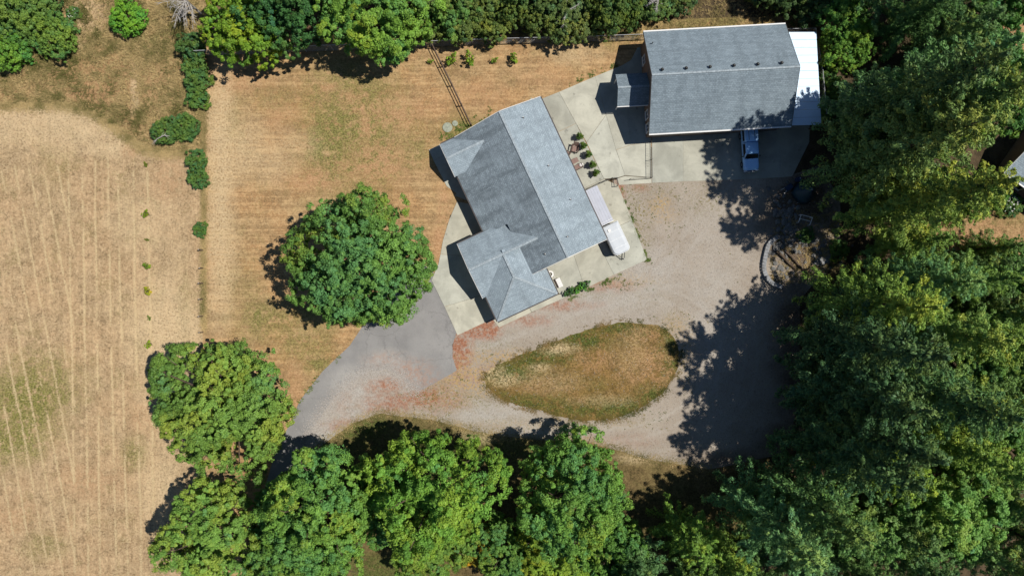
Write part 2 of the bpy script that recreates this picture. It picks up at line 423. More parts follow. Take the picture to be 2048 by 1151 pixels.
def strawmat(name, a, b):
    t = NT(name); c = t.mix(t.attr('tint'), a, b); return t.done(c, .9, .1)
M['straw'] = strawmat('loose_straw', (.36, .25, .13), (.66, .53, .32))
M['drygrass'] = strawmat('tall_dry_grass', (.12, .115, .035), (.46, .34, .16))
M['isle_blade'] = strawmat('island_grass_blades', (.060, .075, .017), (.235, .152, .052))
M['weed'] = strawmat('gravel_weeds', (.06, .095, .02), (.30, .23, .09))
M['weed_green'] = strawmat('green_weeds', (.06, .11, .02), (.16, .20, .05))

# ------------------------------------------------------------------ the ground in its zones
def interp_attr(g=(), r=(), p=(), extra=None):
    def fn(x, y):
        d = {'green': blobs(x, y, g, .6, 3), 'red': blobs(x, y, r, .6, 13), 'pale': blobs(x, y, p, .5, 23)}
        if extra: d.update(extra(x, y))
        return d
    return fn

o = sheet('ground', [(-2600, -2800), (4700, -2800), (4700, 4000), (-2600, 4000)], -.012, 4.0, M['forest'],
          interp_attr(g=[(760, 1300, 500, 200, .8)], r=[(-1500, 500, 1800, 3000, 1)]))
def hayline(x, y):
    P = x*PPM+1024; Q = 575.5-y*PPM
    return P, Q
FIELD = [(-900, 190), (0, 212), (70, 208), (130, 206), (190, 226), (240, 262), (285, 296), (330, 304), (380, 300), (415, 340), (415, 420), (415, 560), (415, 680), (430, 760), (400, 980), (360, 1250), (300, 1700), (-900, 1700)]
sheet('hay_field', FIELD, .004, .55, M['field'],
      interp_attr(g=[(60, 790, 90, 70, 1.3), (20, 870, 60, 50, 1.1), (265, 905, 22, 30, .7), (95, 1090, 40, 25, .45), (370, 600, 16, 80, .35), (150, 215, 30, 12, .5), (110, 330, 30, 40, .3)],
                  r=[(258, 300, 14, 14, .7), (180, 960, 60, 30, .5), (340, 360, 30, 40, .5), (300, 830, 40, 30, .5), (30, 1030, 40, 30, .4)],
                  p=[(60, 250, 260, 45, .55), (330, 700, 60, 160, .7), (215, 295, 40, 16, .6), (300, 440, 60, 60, .4), (320, 960, 40, 80, .5)]), .25, seed=4)
MEADOW = [(-900, -900), (412, -900), (412, 60), (412, 300), (330, 308), (285, 300), (240, 266), (190, 230), (130, 210), (70, 212), (0, 216), (-900, 194)]
sheet('meadow', MEADOW, .008, .5, M['meadow'],
      interp_attr(g=[(390, 130, 22, 110, .8), (120, 110, 60, 40, .6), (330, 80, 80, 60, .55), (230, 100, 60, 40, .4), (60, 150, 60, 25, .5), (300, 170, 60, 50, .4), (360, 210, 40, 60, .5)],
                  r=[(230, 170, 110, 50, .55), (120, 150, 90, 30, .4)], p=[(270, 180, 8, 40, .7), (150, 60, 20, 40, .5), (180, 20, 40, 40, .4)]), .3, seed=9)
LAWN = [(404, 80), (620, 70), (900, 60), (1290, 40), (1700, 30), (1700, 100), (1290, 300), (900, 430), (905, 520), (900, 620), (730, 700), (670, 750), (628, 815), (600, 870), (590, 940), (560, 1080), (500, 2600), (380, 2600), (405, 700)]
sheet('lawn', LAWN, .012, .45, M['lawn'],
      interp_attr(g=[(700, 260, 100, 120, 1.0), (730, 190, 70, 40, .9), (640, 230, 60, 60, .6), (690, 320, 90, 40, 1.0), (800, 300, 60, 40, .7), (560, 640, 90, 45, .75), (515, 635, 12, 26, 1), (600, 690, 60, 35, .65), (470, 235, 20, 40, .4), (930, 258, 45, 26, .9), (640, 730, 30, 20, .9), (560, 200, 50, 30, .5), (480, 560, 40, 60, .3), (1220, 60, 60, 30, .7), (1420, 40, 120, 30, .8), (830, 265, 40, 30, .4), (770, 200, 40, 60, .35)],
                  r=[(650, 175, 26, 12, .7), (700, 195, 40, 14, .8), (735, 250, 24, 24, .8), (720, 215, 26, 14, .8), (800, 225, 60, 40, .7), (640, 360, 60, 24, .8), (470, 160, 60, 25, .6), (760, 310, 50, 30, .8), (890, 400, 14, 50, .8), (560, 230, 30, 25, .5), (880, 490, 12, 40, .9), (590, 780, 14, 60, .6), (960, 190, 60, 30, .45), (1080, 150, 50, 30, .4), (750, 340, 90, 24, .8), (480, 100, 40, 20, .5)],
                  p=[(440, 380, 30, 260, .65), (470, 300, 60, 60, .5), (1150, 110, 60, 20, .45), (540, 320, 60, 40, .35), (590, 290, 50, 30, .3)]), .1, seed=2)
VERGE = [(620, 905), (665, 872), (700, 848), (760, 822), (860, 836), (960, 862), (1060, 878), (1180, 880), (1300, 915), (1420, 935), (1530, 905), (1570, 950), (1500, 1050), (1300, 1150), (1000, 2600), (480, 2600)]
M['verge'] = dry_grass('shaded_verge_grass', (.17, .13, .055), (.10, .08, .032), (.07, .09, .022), None, 1.0, (.14, .095, .045))  # deep tree shade is put into these darker grass colours
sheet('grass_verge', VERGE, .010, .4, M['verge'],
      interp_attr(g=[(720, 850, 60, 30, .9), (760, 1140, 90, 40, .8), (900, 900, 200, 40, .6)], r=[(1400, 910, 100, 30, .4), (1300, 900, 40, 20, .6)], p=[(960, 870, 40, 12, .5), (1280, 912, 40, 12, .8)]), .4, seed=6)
ASPH = [(850, 530), (868, 545), (866, 560), (890, 612), (915, 668), (904, 690), (910, 715), (920, 740), (884, 764), (842, 786), (800, 790), (740, 820), (680, 850), (636, 880), (590, 985), (560, 1120), (500, 2600), (455, 2600), (515, 1100), (522, 1000), (552, 900), (578, 850), (600, 800), (645, 742), (700, 690), (760, 600), (830, 520)]
sheet('asphalt_driveway', ASPH, .020, .3, M['asphalt'],
      interp_attr(r=[(820, 745, 40, 30, .7), (850, 755, 26, 20, .6), (770, 720, 40, 16, .45), (810, 780, 30, 16, .8)],
                  p=[(765, 722, 50, 22, .55), (800, 745, 60, 30, .55), (720, 760, 60, 30, .7), (870, 690, 40, 60, .15)]), .03, seed=5)
def trackmask(x, y, px, gauge=.8, w=.32):
    P = [np.array(G(*p)) for p in catmull(px, 6, False)]; best = np.full(x.shape, 1e9)
    for a, b in zip(P[:-1], P[1:]):
        d = b-a; t = np.clip(((x-a[0])*d[0]+(y-a[1])*d[1])/(d@d), 0, 1); best = np.minimum(best, np.hypot(x-a[0]-t*d[0], y-a[1]-t*d[1]))
    return np.clip(1-np.abs(best-gauge)/w, 0, 1)
TRK = [[(905, 700), (1000, 672), (1100, 634), (1220, 595), (1330, 590), (1410, 640), (1430, 720), (1395, 800), (1310, 855), (1200, 868), (1080, 850), (950, 815), (850, 800), (740, 790), (640, 880)],
       [(1230, 600), (1330, 540), (1400, 450), (1470, 380)], [(1180, 612), (1290, 560), (1350, 470), (1380, 380)], [(910, 705), (1020, 660), (1120, 620), (1250, 575), (1400, 560), (1490, 650), (1490, 780), (1400, 870), (1280, 890)]]
def gravel_extra(x, y):
    tm = np.zeros_like(x)
    for k, q in enumerate(TRK): tm = np.maximum(tm, trackmask(x, y, q)*(.9, .6, .5, .5)[k])
    return {'track': tm, 'straw': blobs(x, y, [(1010, 715, 80, 18, 1.1), (945, 755, 70, 26, 1.2), (1320, 410, 22, 20, .9), (1330, 430, 30, 18, .5), (960, 770, 50, 20, .8), (1250, 560, 60, 14, .5), (1370, 700, 18, 60, .6), (1350, 650, 30, 20, .6), (900, 800, 40, 16, .4), (1100, 850, 160, 10, .35)], .7, 31),
            'dirt': blobs(x, y, [(1575, 430, 60, 80, 1), (1620, 400, 60, 90, 1), (1590, 500, 40, 40, 1), (1540, 430, 20, 60, .5), (1560, 880, 40, 40, .8), (1590, 700, 40, 200, .9), (1450, 920, 90, 20, .7)], .6, 41)}
GRAV = [(913, 664), (976, 634), (990, 628), (1003, 650), (1150, 586), (1290, 518), (1262, 450), (1224, 360), (1300, 355), (1582, 350), (1640, 330), (1680, 400), (1680, 500), (1600, 600), (1600, 800), (1570, 905), (1530, 915), (1420, 938), (1300, 918), (1180, 884), (1060, 878), (960, 864), (860, 838), (760, 826), (705, 846), (665, 874), (625, 905), (600, 960), (560, 1130), (545, 1300), (520, 1300), (545, 1100), (572, 960), (612, 885), (632, 845), (668, 795), (705, 760), (738, 742), (775, 738), (800, 752), (818, 775), (838, 782), (880, 760), (914, 740), (905, 715), (905, 690)]
sheet('gravel_driveway', GRAV, .028, .3, M['gravel'],
      interp_attr(g=[(1270, 400, 22, 40, .7), (1310, 380, 50, 30, .55), (890, 790, 60, 30, .9), (930, 800, 60, 20, .8), (1290, 460, 16, 70, .5), (1160, 590, 60, 8, .7), (1400, 400, 60, 40, .4), (1100, 845, 200, 12, .5), (1340, 640, 30, 20, .7), (990, 690, 50, 10, .5), (1290, 600, 60, 30, .25)],
                  r=[(848, 796, 40, 22, 1.2), (880, 800, 46, 22, .8), (790, 805, 60, 24, .9), (770, 770, 44, 18, 1.0), (918, 700, 24, 44, 1.4), (960, 655, 46, 18, 1.5), (1050, 640, 60, 14, .75), (1120, 610, 60, 12, .85), (1200, 570, 60, 12, .7), (1240, 385, 9, 26, 1), (1280, 375, 16, 8, .7), (1230, 880, 90, 14, .25), (1000, 740, 60, 12, .5), (930, 760, 40, 14, .6), (700, 850, 50, 14, .6), (690, 800, 30, 30, .3)],
                  p=[(700, 800, 60, 75, 1.0), (650, 865, 50, 50, 1.0), (770, 760, 60, 24, .9), (1180, 600, 220, 40, .55), (1300, 560, 80, 60, .6), (1060, 640, 140, 24, .4), (980, 680, 50, 24, .5), (960, 830, 90, 24, .7), (1100, 860, 140, 16, .5), (1430, 640, 60, 200, .5), (1410, 470, 50, 70, .35), (590, 960, 40, 70, 1)], extra=gravel_extra), .10, seed=8)
ISLE = catmull([(972, 768), (968, 752), (1000, 728), (1060, 703), (1130, 676), (1200, 654), (1265, 645), (1325, 655), (1356, 690), (1358, 728), (1340, 768), (1305, 800), (1260, 826), (1200, 840), (1130, 834), (1060, 816), (1000, 796)], 6)
sheet('grass_island', ISLE, .036, .22, M['island'],
      interp_attr(g=[(1080, 712, 80, 18, 1.1), (1010, 745, 60, 20, 1.0), (1160, 680, 60, 20, 1.1), (1250, 655, 90, 18, 1.0), (1338, 690, 24, 50, 1.2), (1345, 740, 24, 50, 1.1), (1240, 815, 90, 22, 1.0), (1150, 820, 80, 18, .9), (1060, 802, 80, 16, .9), (1310, 790, 40, 26, 1.0), (1200, 770, 30, 16, .4), (1140, 770, 40, 16, .35), (1255, 680, 40, 14, .3), (995, 790, 40, 10, .7)],
                  r=[(1190, 720, 50, 26, .55), (1320, 730, 40, 40, .6), (1300, 670, 40, 20, .5), (1270, 750, 50, 30, .4), (1100, 770, 60, 20, .3)],
                  p=[(1120, 696, 40, 12, .85), (1010, 760, 30, 14, .7), (1080, 735, 20, 8, .6), (985, 745, 24, 16, .7), (1100, 760, 70, 24, .25), (1260, 710, 40, 40, .25), (1200, 800, 60, 12, .3)]), .35, seed=11)

sheet('dry_clearing', catmull([(1830, 430), (1900, 405), (2000, 420), (2100, 440), (2150, 520), (2050, 570), (1950, 560), (1860, 520), (1800, 500)], 5), .004, .4, M['meadow'],
      interp_attr(g=[(2000, 430, 60, 20, .6)], r=[(1950, 470, 80, 40, .9), (1870, 500, 40, 20, .9)]), .3, seed=14)
sheet('dirt_clearing', catmull([(1940, 70), (2040, 30), (2200, 20), (2200, 130), (2060, 125), (1970, 110)], 5), .004, .4, M['lawn'],
      interp_attr(r=[(2010, 75, 90, 60, 1.2)]), .3, seed=15)
# concrete paving: each poured slab is a piece of its own
pav = tag(empty('concrete_paving'), kind='structure')
HA = math.radians(25.135); HO = (-1.580, 20.883)
def HL(e, s): return (HO[0]+e*math.cos(HA)+s*math.sin(HA), HO[1]+e*math.sin(HA)-s*math.cos(HA))
def hpx(e, s):
    x, y = HL(e, s); return (x*PPM+1024, 575.5-y*PPM)
slabs = [
 ([(1070, 203), (1118, 184), (1152, 247), (1100, 272)], .80),
 ([(1100, 272), (1152, 247), (1208, 358), (1150, 385)], .84),
 ([(1118, 184), (1190, 153), (1212, 230), (1173, 285), (1152, 247)], 1.0),
 ([(1173, 285), (1212, 230), (1232, 300), (1250, 351), (1234, 356), (1208, 358)], 1.04),
 ([(1190, 153), (1244, 131), (1262, 290), (1232, 300), (1212, 230)], .97),
 ([(1232, 300), (1262, 290), (1302, 284), (1303, 355), (1250, 351)], .98),
 ([(1244, 131), (1262, 120), (1275, 95), (1292, 95), (1304, 200), (1302, 284), (1262, 290)], .92),
 ([(1234, 357), (1250, 352), (1303, 356), (1303, 366), (1238, 370)], 1.08),
 ([(1304, 180), (1366, 180), (1366, 363), (1304, 366)], .86),
 ([(1366, 180), (1432, 180), (1432, 361), (1366, 363)], .88),
 ([(1432, 180), (1500, 180), (1500, 358), (1432, 361)], .80),
 ([(1500, 180), (1560, 180), (1560, 355), (1500, 358)], .80),
 ([(1560, 180), (1622, 180), (1618, 285), (1584, 353), (1560, 355)], .78),
 ([(1150, 385), (1208, 358), (1236, 370), (1264, 440), (1190, 474)], .94),
 ([(1190, 474), (1264, 440), (1294, 519), (1228, 549)], .96),
 ([hpx(-4.8, 17.5), hpx(1.5, 17.5), (1170, 577), (1120, 588)], .93),
 ([hpx(1.5, 17.5), hpx(4.0, 17.5), (1190, 474), (1228, 549), (1170, 577)], .90),
 ([hpx(-11.3, 22.05), hpx(-6.5, 22.05), hpx(-6.5, 23.35), hpx(-11.0, 23.35)], 1.02),
 ([hpx(-6.5, 22.05), (1120, 588), (1136, 592), hpx(-6.5, 23.35)], 1.0),
 ([(1120, 588), (1170, 577), (1176, 573), (1136, 592)], .97),
 ([(914, 403), (898, 440), (886, 480), (881, 508), hpx(-9.8, 14.2), hpx(-9.8, 12.0), hpx(-6.8, 12.0), hpx(-6.8, 8.5)], .92),
 ([(881, 508), (877, 527), (863, 560), (889, 613), hpx(-9.8, 19.0), hpx(-9.8, 14.2)], .97),
 ([(889, 613), (915, 670), (977, 641), (990, 634), hpx(-9.8, 19.0)], 1.02),
 ([hpx(-9.55, -.45), hpx(-3.0, -.45), hpx(-3.0, 1.0), hpx(-9.55, 1.0)], .95),
 ([hpx(-3.0, -.30), hpx(3.5, -.30), hpx(4.9, -.9), hpx(4.9, 1.0), hpx(-3.0, 1.0)], .92),
 ([hpx(-9.55, 1.0), hpx(-6.8, 1.0), hpx(-6.8, 8.4), (910, 392), hpx(-8.7, 6.0), hpx(-9.45, 4.6)], .93),
]
for poly, k in slabs:
    P = [Vector((*G(*p), 0)) for p in poly]; c = sum(P, Vector())/len(P)
    P = [p+(c-p).normalized()*.02 for p in P]
    m = MB(); m.prism([(p.x, p.y) for p in P], -.02, .075)
    sl = m.build('slab', M['concrete'], pav); w = RND.uniform(-.02, .02); sl.color = (k+w, k, k-w*1.3-.01, 1)

# ------------------------------------------------------------------ house
def slab_roof(name, pts, mat, parent, th=.14, uv_dir=None, label=None):
    """roof plane: polygon of 3-D corners (counter-clockwise from above), eave edge first; thick slab with metre UVs"""
    P = [Vector(p) for p in pts]; n = (P[1]-P[0]).cross(P[2]-P[0]).normalized()
    if n.z < 0: P = P[::-1]; n = -n
    u = Vector(uv_dir or (P[1]-P[0])).normalized(); v = n.cross(u).normalized()
    k = len(P); V = P+[p-Vector((0, 0, th)) for p in P]
    F = [tuple(range(k)), tuple(range(2*k-1, k-1, -1))]+[(i, k+i, k+(i+1) % k, (i+1) % k) for i in range(k)]
    me = bpy.data.meshes.new(name); me.from_pydata(V, [], F); uvl = me.uv_layers.new(name='UVMap')
    for p in me.polygons:
        for li in p.loop_indices:
            q = V[me.loops[li].vertex_index]; uvl.data[li].uv = (q.dot(u), q.dot(v))
    return link(name, me, mat, parent)

def window(parent, c, w, h, ax, off, mat_f=None):
    """framed window on a wall; ax = wall direction vector, off = outward normal"""
    ax = Vector(ax); off = Vector(off); c = Vector(c); rz = math.atan2(ax.y, ax.x)
    m = MB()
    for sx in (-1, 1): m.box(c+ax*(sx*w/2)+off*.03, (.09, .08, h+.18), rz)
    for sz in (-1, 1): m.box(c+Vector((0, 0, sz*h/2))+off*.03, (w-.09, .08, .09), rz)
    m.box(c+off*.03, (.05, .06, h-.09), rz)
    f = m.build('window', mat_f or M['white'], parent)
    MB().box(c+off*.012, (w-.06, .03, h-.06), rz).build('pane', M['glass'], f)
    MB().box(c+Vector((0, 0, -h/2-.08))+off*.07, (w+.2, .16, .06), rz).build('sill', M['white'], f)

house = empty('house', (HO[0], HO[1], 0), HA, 'long single storey house with grey shingle gable roof beside the tall maple', 'house')
# local frame: x = e (east), y = -s (south is -y)
def h3(e, s, z): return (e, -s, z)
KP = .39; ZR = 5.4
zm = lambda e: ZR-KP*abs(e)
# main roof planes
slab_roof('roof_slope', [h3(5.4, 19.1, zm(5.4)), h3(5.4, .25, zm(5.4)), h3(0, .25, ZR), h3(0, 19.1, ZR)], M['shingle'], house, uv_dir=(0, 1, 0))
slab_roof('roof_slope', [h3(-7.7, .25, zm(7.7)), h3(-7.7, 12.4, zm(7.7)), h3(-4.7, 12.4, zm(4.7)), h3(-4.7, 19.1, zm(4.7)), h3(0, 19.1, ZR), h3(0, .25, ZR)], M['shingle_shaded_stained'], house, uv_dir=(0, -1, 0))
# north cross gable
CR = 4.25; CE = 2.85
slab_roof('roof_slope', [h3(-2.0, .2, CE), h3(-7.95, .2, CE), h3(-7.95, 2.35, CR), h3(-2.0, 2.35, CR)], M['shingle'], house, uv_dir=(1, 0, 0))
slab_roof('roof_slope', [h3(-7.95, 4.5, CE), h3(-2.0, 4.5, CE), h3(-2.0, 2.35, CR), h3(-7.95, 2.35, CR)], M['shingle'], house, uv_dir=(1, 0, 0))
# garage west gable
GE, GR = 2.8, 4.6
slab_roof('roof_slope', [h3(-1.0, 11.95, GE), h3(-11.15, 11.95, GE), h3(-11.15, 15.5, GR), h3(-1.0, 15.5, GR)], M['shingle'], house, uv_dir=(1, 0, 0))
slab_roof('roof_slope', [h3(-11.15, 19.2, GE), h3(-6.6, 19.2, GE), h3(-5.2, 15.5, GR), h3(-11.15, 15.5, GR)], M['shingle'], house, uv_dir=(1, 0, 0))
# garage hip
HP = (-6.68, 18.5); HE = 2.78; gp = (4.62-HE)/4.05
slab_roof('roof_slope', [h3(-10.75, 22.55, HE), h3(-2.7, 22.55, HE), h3(*HP, 4.62)], M['shingle'], house, uv_dir=(1, 0, 0))
slab_roof('roof_slope', [h3(-2.7, 22.55, HE), h3(-2.7, 19.2, HE), h3(-3.6, 19.2, HE+.9*gp), h3(-3.6, 15.0, HE+.9*gp), h3(-6.68, 15.0, 4.62), h3(*HP, 4.62)], M['shingle'], house, uv_dir=(0, 1, 0))
slab_roof('roof_slope', [h3(-10.75, 18.9, HE), h3(-10.75, 22.55, HE), h3(*HP, 4.62), h3(-6.68, 15.6, 4.62), h3(-8.9, 17.0, HE+1.85*gp)], M['shingle'], house, uv_dir=(0, -1, 0))
def ridge(parent, a, b, w=.26):
    MB().bar(a, b, w, .05).build('ridge_cap', M['ridge'], parent)
ridge(house, h3(0, .25, ZR+.012), h3(0, 19.1, ZR+.012))
ridge(house, h3(-7.95, 2.35, CR+.012), h3(-3.05, 2.35, CR+.012))
ridge(house, h3(-11.15, 15.5, GR+.012), h3(-2.2, 15.5, GR+.012))
ridge(house, h3(-6.68, 15.7, 4.635), h3(-6.68, 18.5, 4.635))
ridge(house, h3(-6.68, 18.5, 4.635), h3(-10.7, 22.5, HE+.02)); ridge(house, h3(-6.68, 18.5, 4.635), h3(-2.75, 22.5, HE+.02))
# walls (inset below the eaves)
def wallring(parent, poly, z0, z1, mat, name='wall'):
    for i in range(len(poly)):
        a = poly[i]; b = poly[(i+1) % len(poly)]
        d = Vector((b[0]-a[0], b[1]-a[1], 0)); L = d.length; m = MB()
        m.box(((a[0]+b[0])/2, (a[1]+b[1])/2, (z0+z1)/2), (L, .14, z1-z0), math.atan2(d.y, d.x)); m.build(name, mat, parent)
wallring(house, [(-7.2, -.75), (4.85, -.75), (4.85, -18.65), (-4.3, -18.65), (-4.3, -12.5), (-7.2, -12.5)], 0, 2.45, M['wall_tan'])
wallring(house, [(-10.6, -12.5), (-4.4, -12.5), (-4.4, -18.9), (-3.1, -18.9), (-3.1, -22.1), (-10.3, -22.1), (-10.3, -18.8), (-10.6, -18.8)], 0, 2.6, M['wall_tan'])
def gable_wall(parent, pts, mat, th=.12):
    P = [Vector(p) for p in pts]; n = (P[1]-P[0]).cross(P[2]-P[0]).normalized()*th/2
    m = MB(); m.loft([[p-n for p in P], [p+n for p in P]]); m.build('gable_wall', mat, parent)
gable_wall(house, [h3(-7.2, .75, 2.46), h3(4.85, .75, 2.46), h3(4.85, .75, zm(4.85)-.2), h3(0, .75, ZR-.2)], M['wall_tan'])
gable_wall(house, [h3(-4.3, 18.65, 2.46), h3(4.85, 18.65, 2.46), h3(4.85, 18.65, zm(4.85)-.2), h3(0, 18.65, ZR-.2), h3(-4.3, 18.65, zm(4.3)-.2)], M['wall_tan'])
gable_wall(house, [h3(-7.2, 1.0, 2.5), h3(-7.2, 3.8, 2.5), h3(-7.2, 2.35, CR-.2)], M['wall_tan'])
gable_wall(house, [h3(-10.6, 12.5, 2.61), h3(-10.6, 18.8, 2.61), h3(-10.6, 15.5, GR-.2)], M['wall_tan'])
# gutters and fascia
def gutter(parent, a, b, mat, d=.13):
    MB().bar(a, b, d, .12).build('gutter', mat, parent)
gutter(house, h3(5.47, 19.1, zm(5.4)-.08), h3(5.47, .25, zm(5.4)-.08), M['gutter_dark'])
gutter(house, h3(-7.77, 4.6, zm(7.7)-.08), h3(-7.77, 11.9, zm(7.7)-.08), M['gutter_dark'])
gutter(house, h3(-10.75, 22.62, HE-.08), h3(-2.7, 22.62, HE-.08), M['gutter_dark'])
gutter(house, h3(-2.63, 22.5, HE-.08), h3(-2.63, 19.2, HE-.08), M['gutter_dark'])
gutter(house, h3(-10.82, 22.5, HE-.08), h3(-10.82, 19.3, HE-.08), M['gutter_dark'])
gutter(house, h3(-11.1, 11.88, GE-.08), h3(-7.9, 11.88, GE-.08), M['gutter_dark'])
gutter(house, h3(-7.9, .13, CE-.08), h3(-5.6, .13, CE-.08), M['gutter_dark'])
def fascia(parent, a, b, mat): MB().bar(a, b, .05, .2).build('rake_board', mat, parent)
fascia(house, h3(0, .2, ZR-.09), h3(5.4, .2, zm(5.4)-.09), M['white']); fascia(house, h3(0, .2, ZR-.09), h3(-6.0, .2, zm(6.0)-.09), M['white'])
fascia(house, h3(0, 19.15, ZR-.09), h3(5.4, 19.15, zm(5.4)-.09), M['white']); fascia(house, h3(0, 19.15, ZR-.09), h3(-4.6, 19.15, zm(4.6)-.09), M['white'])
fascia(house, h3(-8.0, 2.35, CR-.09), h3(-8.0, .2, CE-.09), M['white']); fascia(house, h3(-8.0, 2.35, CR-.09), h3(-8.0, 4.5, CE-.09), M['white'])
fascia(house, h3(-11.2, 15.5, GR-.09), h3(-11.2, 11.95, GE-.09), M['white']); fascia(house, h3(-11.2, 15.5, GR-.09), h3(-11.2, 19.2, GE-.09), M['white'])
for e, s in ((2.3, 1.9), (2.6, 8.3), (3.3, 13.0), (-2.2, 17.6), (1.0, 16.9)):
    m = MB(); z = zm(e); m.tube([h3(e, s, z-.1), h3(e, s, z+.38)], .05, 8); pv = m.build('vent_pipe', M['white'], house)
    MB().tube([h3(e, s, z-.04), h3(e, s, z+.07)], [.15, .07], 8).build('flashing', M['gutter_dark'], pv)
for s in (5.5, 8.5, 11.3): window(house, (-7.2, -s, 1.5), 1.3, 1.1, (0, 1, 0), (-1.0*.08/.08, 0, 0))
for s in (4.5, 8.0, 15.0): window(house, (4.92, -s, 1.5), 1.4, 1.1, (0, 1, 0), (1, 0, 0))
for e in (-2.2, 2.6): window(house, (e, -18.72, 1.5), 1.3, 1.1, (1, 0, 0), (0, -1, 0))
for s, wd in ((14.1, 2.4), (17.0, 2.4)):
    m = MB()
    for k in range(4): m.box((-10.69, -s, .35+.53*k), (.05, wd, .51))
    m.build('garage_door', M['white'], house)
m = MB(); m.box((-10.39, -20.6, 1.05), (.05, 2.4, 2.1)); m.build('garage_door', M['white'], house)
m = MB(); m.box((-1.4, -18.74, 1.02), (.92, .05, 2.04)); d = m.build('door', M['wood_dark'], house); MB().box((-1.05, -18.79, 1.0), (.04, .07, .12)).build('handle', M['steel'], d)

# patio cover on the east side of the house
pc = empty('patio_cover', (HO[0], HO[1], 0), HA, 'pale lavender flat lean-to roof along the house eave, above the white trailer', 'patio cover')
for k in range(5):
    x0 = 5.55+.325*k
    MB().prism([(x0+.006, -17.35), (x0+.319, -17.35), (x0+.319, -12.7), (x0+.006, -12.7)], 2.52, 2.58).build('roof_panel', M['lavender'], pc)
for y in (-12.85, -17.2):
    MB().bar((5.55, y, 2.47), (7.15, y, 2.47), .06, .09).build('beam', M['white'], pc)
    MB().bar((7.1, y, .07), (7.1, y, 2.43), .09).build('post', M['white'], pc)
MB().bar((5.6, -17.40, 2.6), (7.25, -17.40, 2.6), .06, .06).build('edge_trim', M['steel'], pc)
MB().bar((5.6, -17.1, 2.6), (7.2, -17.1, 2.6), .04, .03).build('edge_trim', M['steel'], pc)

# white trailer with rounded front corners
tr = empty('cargo_trailer', (HO[0], HO[1], 0), HA, 'white box trailer with rounded front corners parked against the house corner', 'trailer')
def trring(z, i, r0=.55):
    x0, x1, y0, y1 = 5.62+i, 7.72-i, -21.45+i, -17.62-i; out = []
    for cx, cy, a0, r in ((x1-.08, y1-.08, 0, .08), (x0+.08, y1-.08, PI/2, .08), (x0+r0, y0+r0, PI, r0), (x1-r0, y0+r0, 1.5*PI, r0)):
        for k in range(6): a = a0+PI/2*k/5; out.append((cx+r*math.cos(a), cy+r*math.sin(a), z))
    return out
m = MB(); m.loft([trring(.5, .02), trring(1.95, .0), trring(2.02, .03), trring(2.08, .10), trring(2.10, .4)]); m.build('body', M['trailer_white'], tr)
m = MB(); m.loft([trring(.44, -.03), trring(.52, -.03)]); m.build('chassis', M['gutter_dark'], tr)
m = MB(); m.loft([trring(1.90, -.025), trring(1.94, -.025)]); m.build('drip_rail', M['steel'], tr)
m = MB()
for y in (-18.6, -19.6, -20.6): m.box((6.67, y, 2.104), (1.9, .03, .012))
m.build('roof_seam', M['steel'], tr)
m = MB(); m.box((6.25, -18.3, 2.14), (.34, .34, .1)); m.build('roof_vent', M['white'], tr)
for x in (5.68, 7.66):
    for y in (-19.1, -19.9):
        m = MB(); m.tube([(x-.11, y, .40), (x+.11, y, .40)], .33, 16); w = m.build('wheel', M['tyre'], tr, True)
        MB().tube([(x-.115, y, .40), (x+.115, y, .40)], .19, 12).build('rim', M['rim'], w)
m = MB(); m.bar((6.2, -21.45, .48), (6.67, -22.3, .48), .08); m.bar((7.14, -21.45, .48), (6.67, -22.3, .48), .08); m.build('tongue', M['black'], tr)
m = MB(); m.tube([(6.67, -22.2, .08), (6.67, -22.2, .9)], .04, 8); m.build('jack', M['steel'], tr)
m = MB(); m.box((6.67, -17.615, 1.25), (1.7, .05, 1.3)); m.build('rear_door', M['white'], tr)

# ------------------------------------------------------------------ shop
SA = math.radians(3.2); SO = (15.66, 30.46)
shop = empty('shop_building', (SO[0], SO[1], 0), SA, 'large rectangular shop building with grey shingle gable roof and row of roof vents', 'building')
SE, SR, SW_, SD = 4.0, 7.25, 16.95, 12.15; SM = SD/2+.05
slab_roof('roof_slope', [h3(SW_, 0, SE), h3(0, 0, SE), h3(0, SM, SR), h3(SW_, SM, SR)], M['shingle_shop'], shop, uv_dir=(1, 0, 0))
slab_roof('roof_slope', [h3(0, SD, SE), h3(SW_, SD, SE), h3(SW_, SM, SR), h3(0, SM, SR)], M['shingle_shop'], shop, uv_dir=(1, 0, 0))
ridge(shop, h3(0, SM, SR+.01), h3(SW_, SM, SR+.01), .22)
wallring(shop, [(.45, -.45), (SW_-.35, -.45), (SW_-.35, -SD+.45), (.45, -SD+.45)], 0, 3.85, M['wall_brown'])
for e in (.45, SW_-.35): gable_wall(shop, [h3(e, .5, 3.86), h3(e, SD-.5, 3.86), h3(e, SM, SR-.35)], M['wall_brown'])
gutter(shop, h3(0, SD+.08, SE-.06), h3(SW_, SD+.08, SE-.06), M['white'], .15); gutter(shop, h3(0, -.08, SE-.06), h3(SW_, -.08, SE-.06), M['white'], .15)
for e in (-.03, SW_+.03):
    fascia(shop, h3(e, 0, SE-.1), h3(e, SM, SR-.1), M['gutter_dark']); fascia(shop, h3(e, SD, SE-.1), h3(e, SM, SR-.1), M['gutter_dark'])
sl = (SR-SE)/SM
for k in range(6):
    e = 1.25+2.74*k; s = 5.55; z = SE+sl*s
    m = MB(); m.tube([h3(e, s, z-.1), h3(e, s, z+.22)], .08, 10); v = m.build('roof_vent', M['gutter_dark'], shop)
    MB().tube([h3(e, s, z+.26), h3(e, s, z+.40)], [.19, .08], 10).build('cap', M['black'], v)
    MB().box(h3(e, s, z+.03), (.42, .42, .03), rx=math.atan(sl)).build('flashing', M['steel'], v)
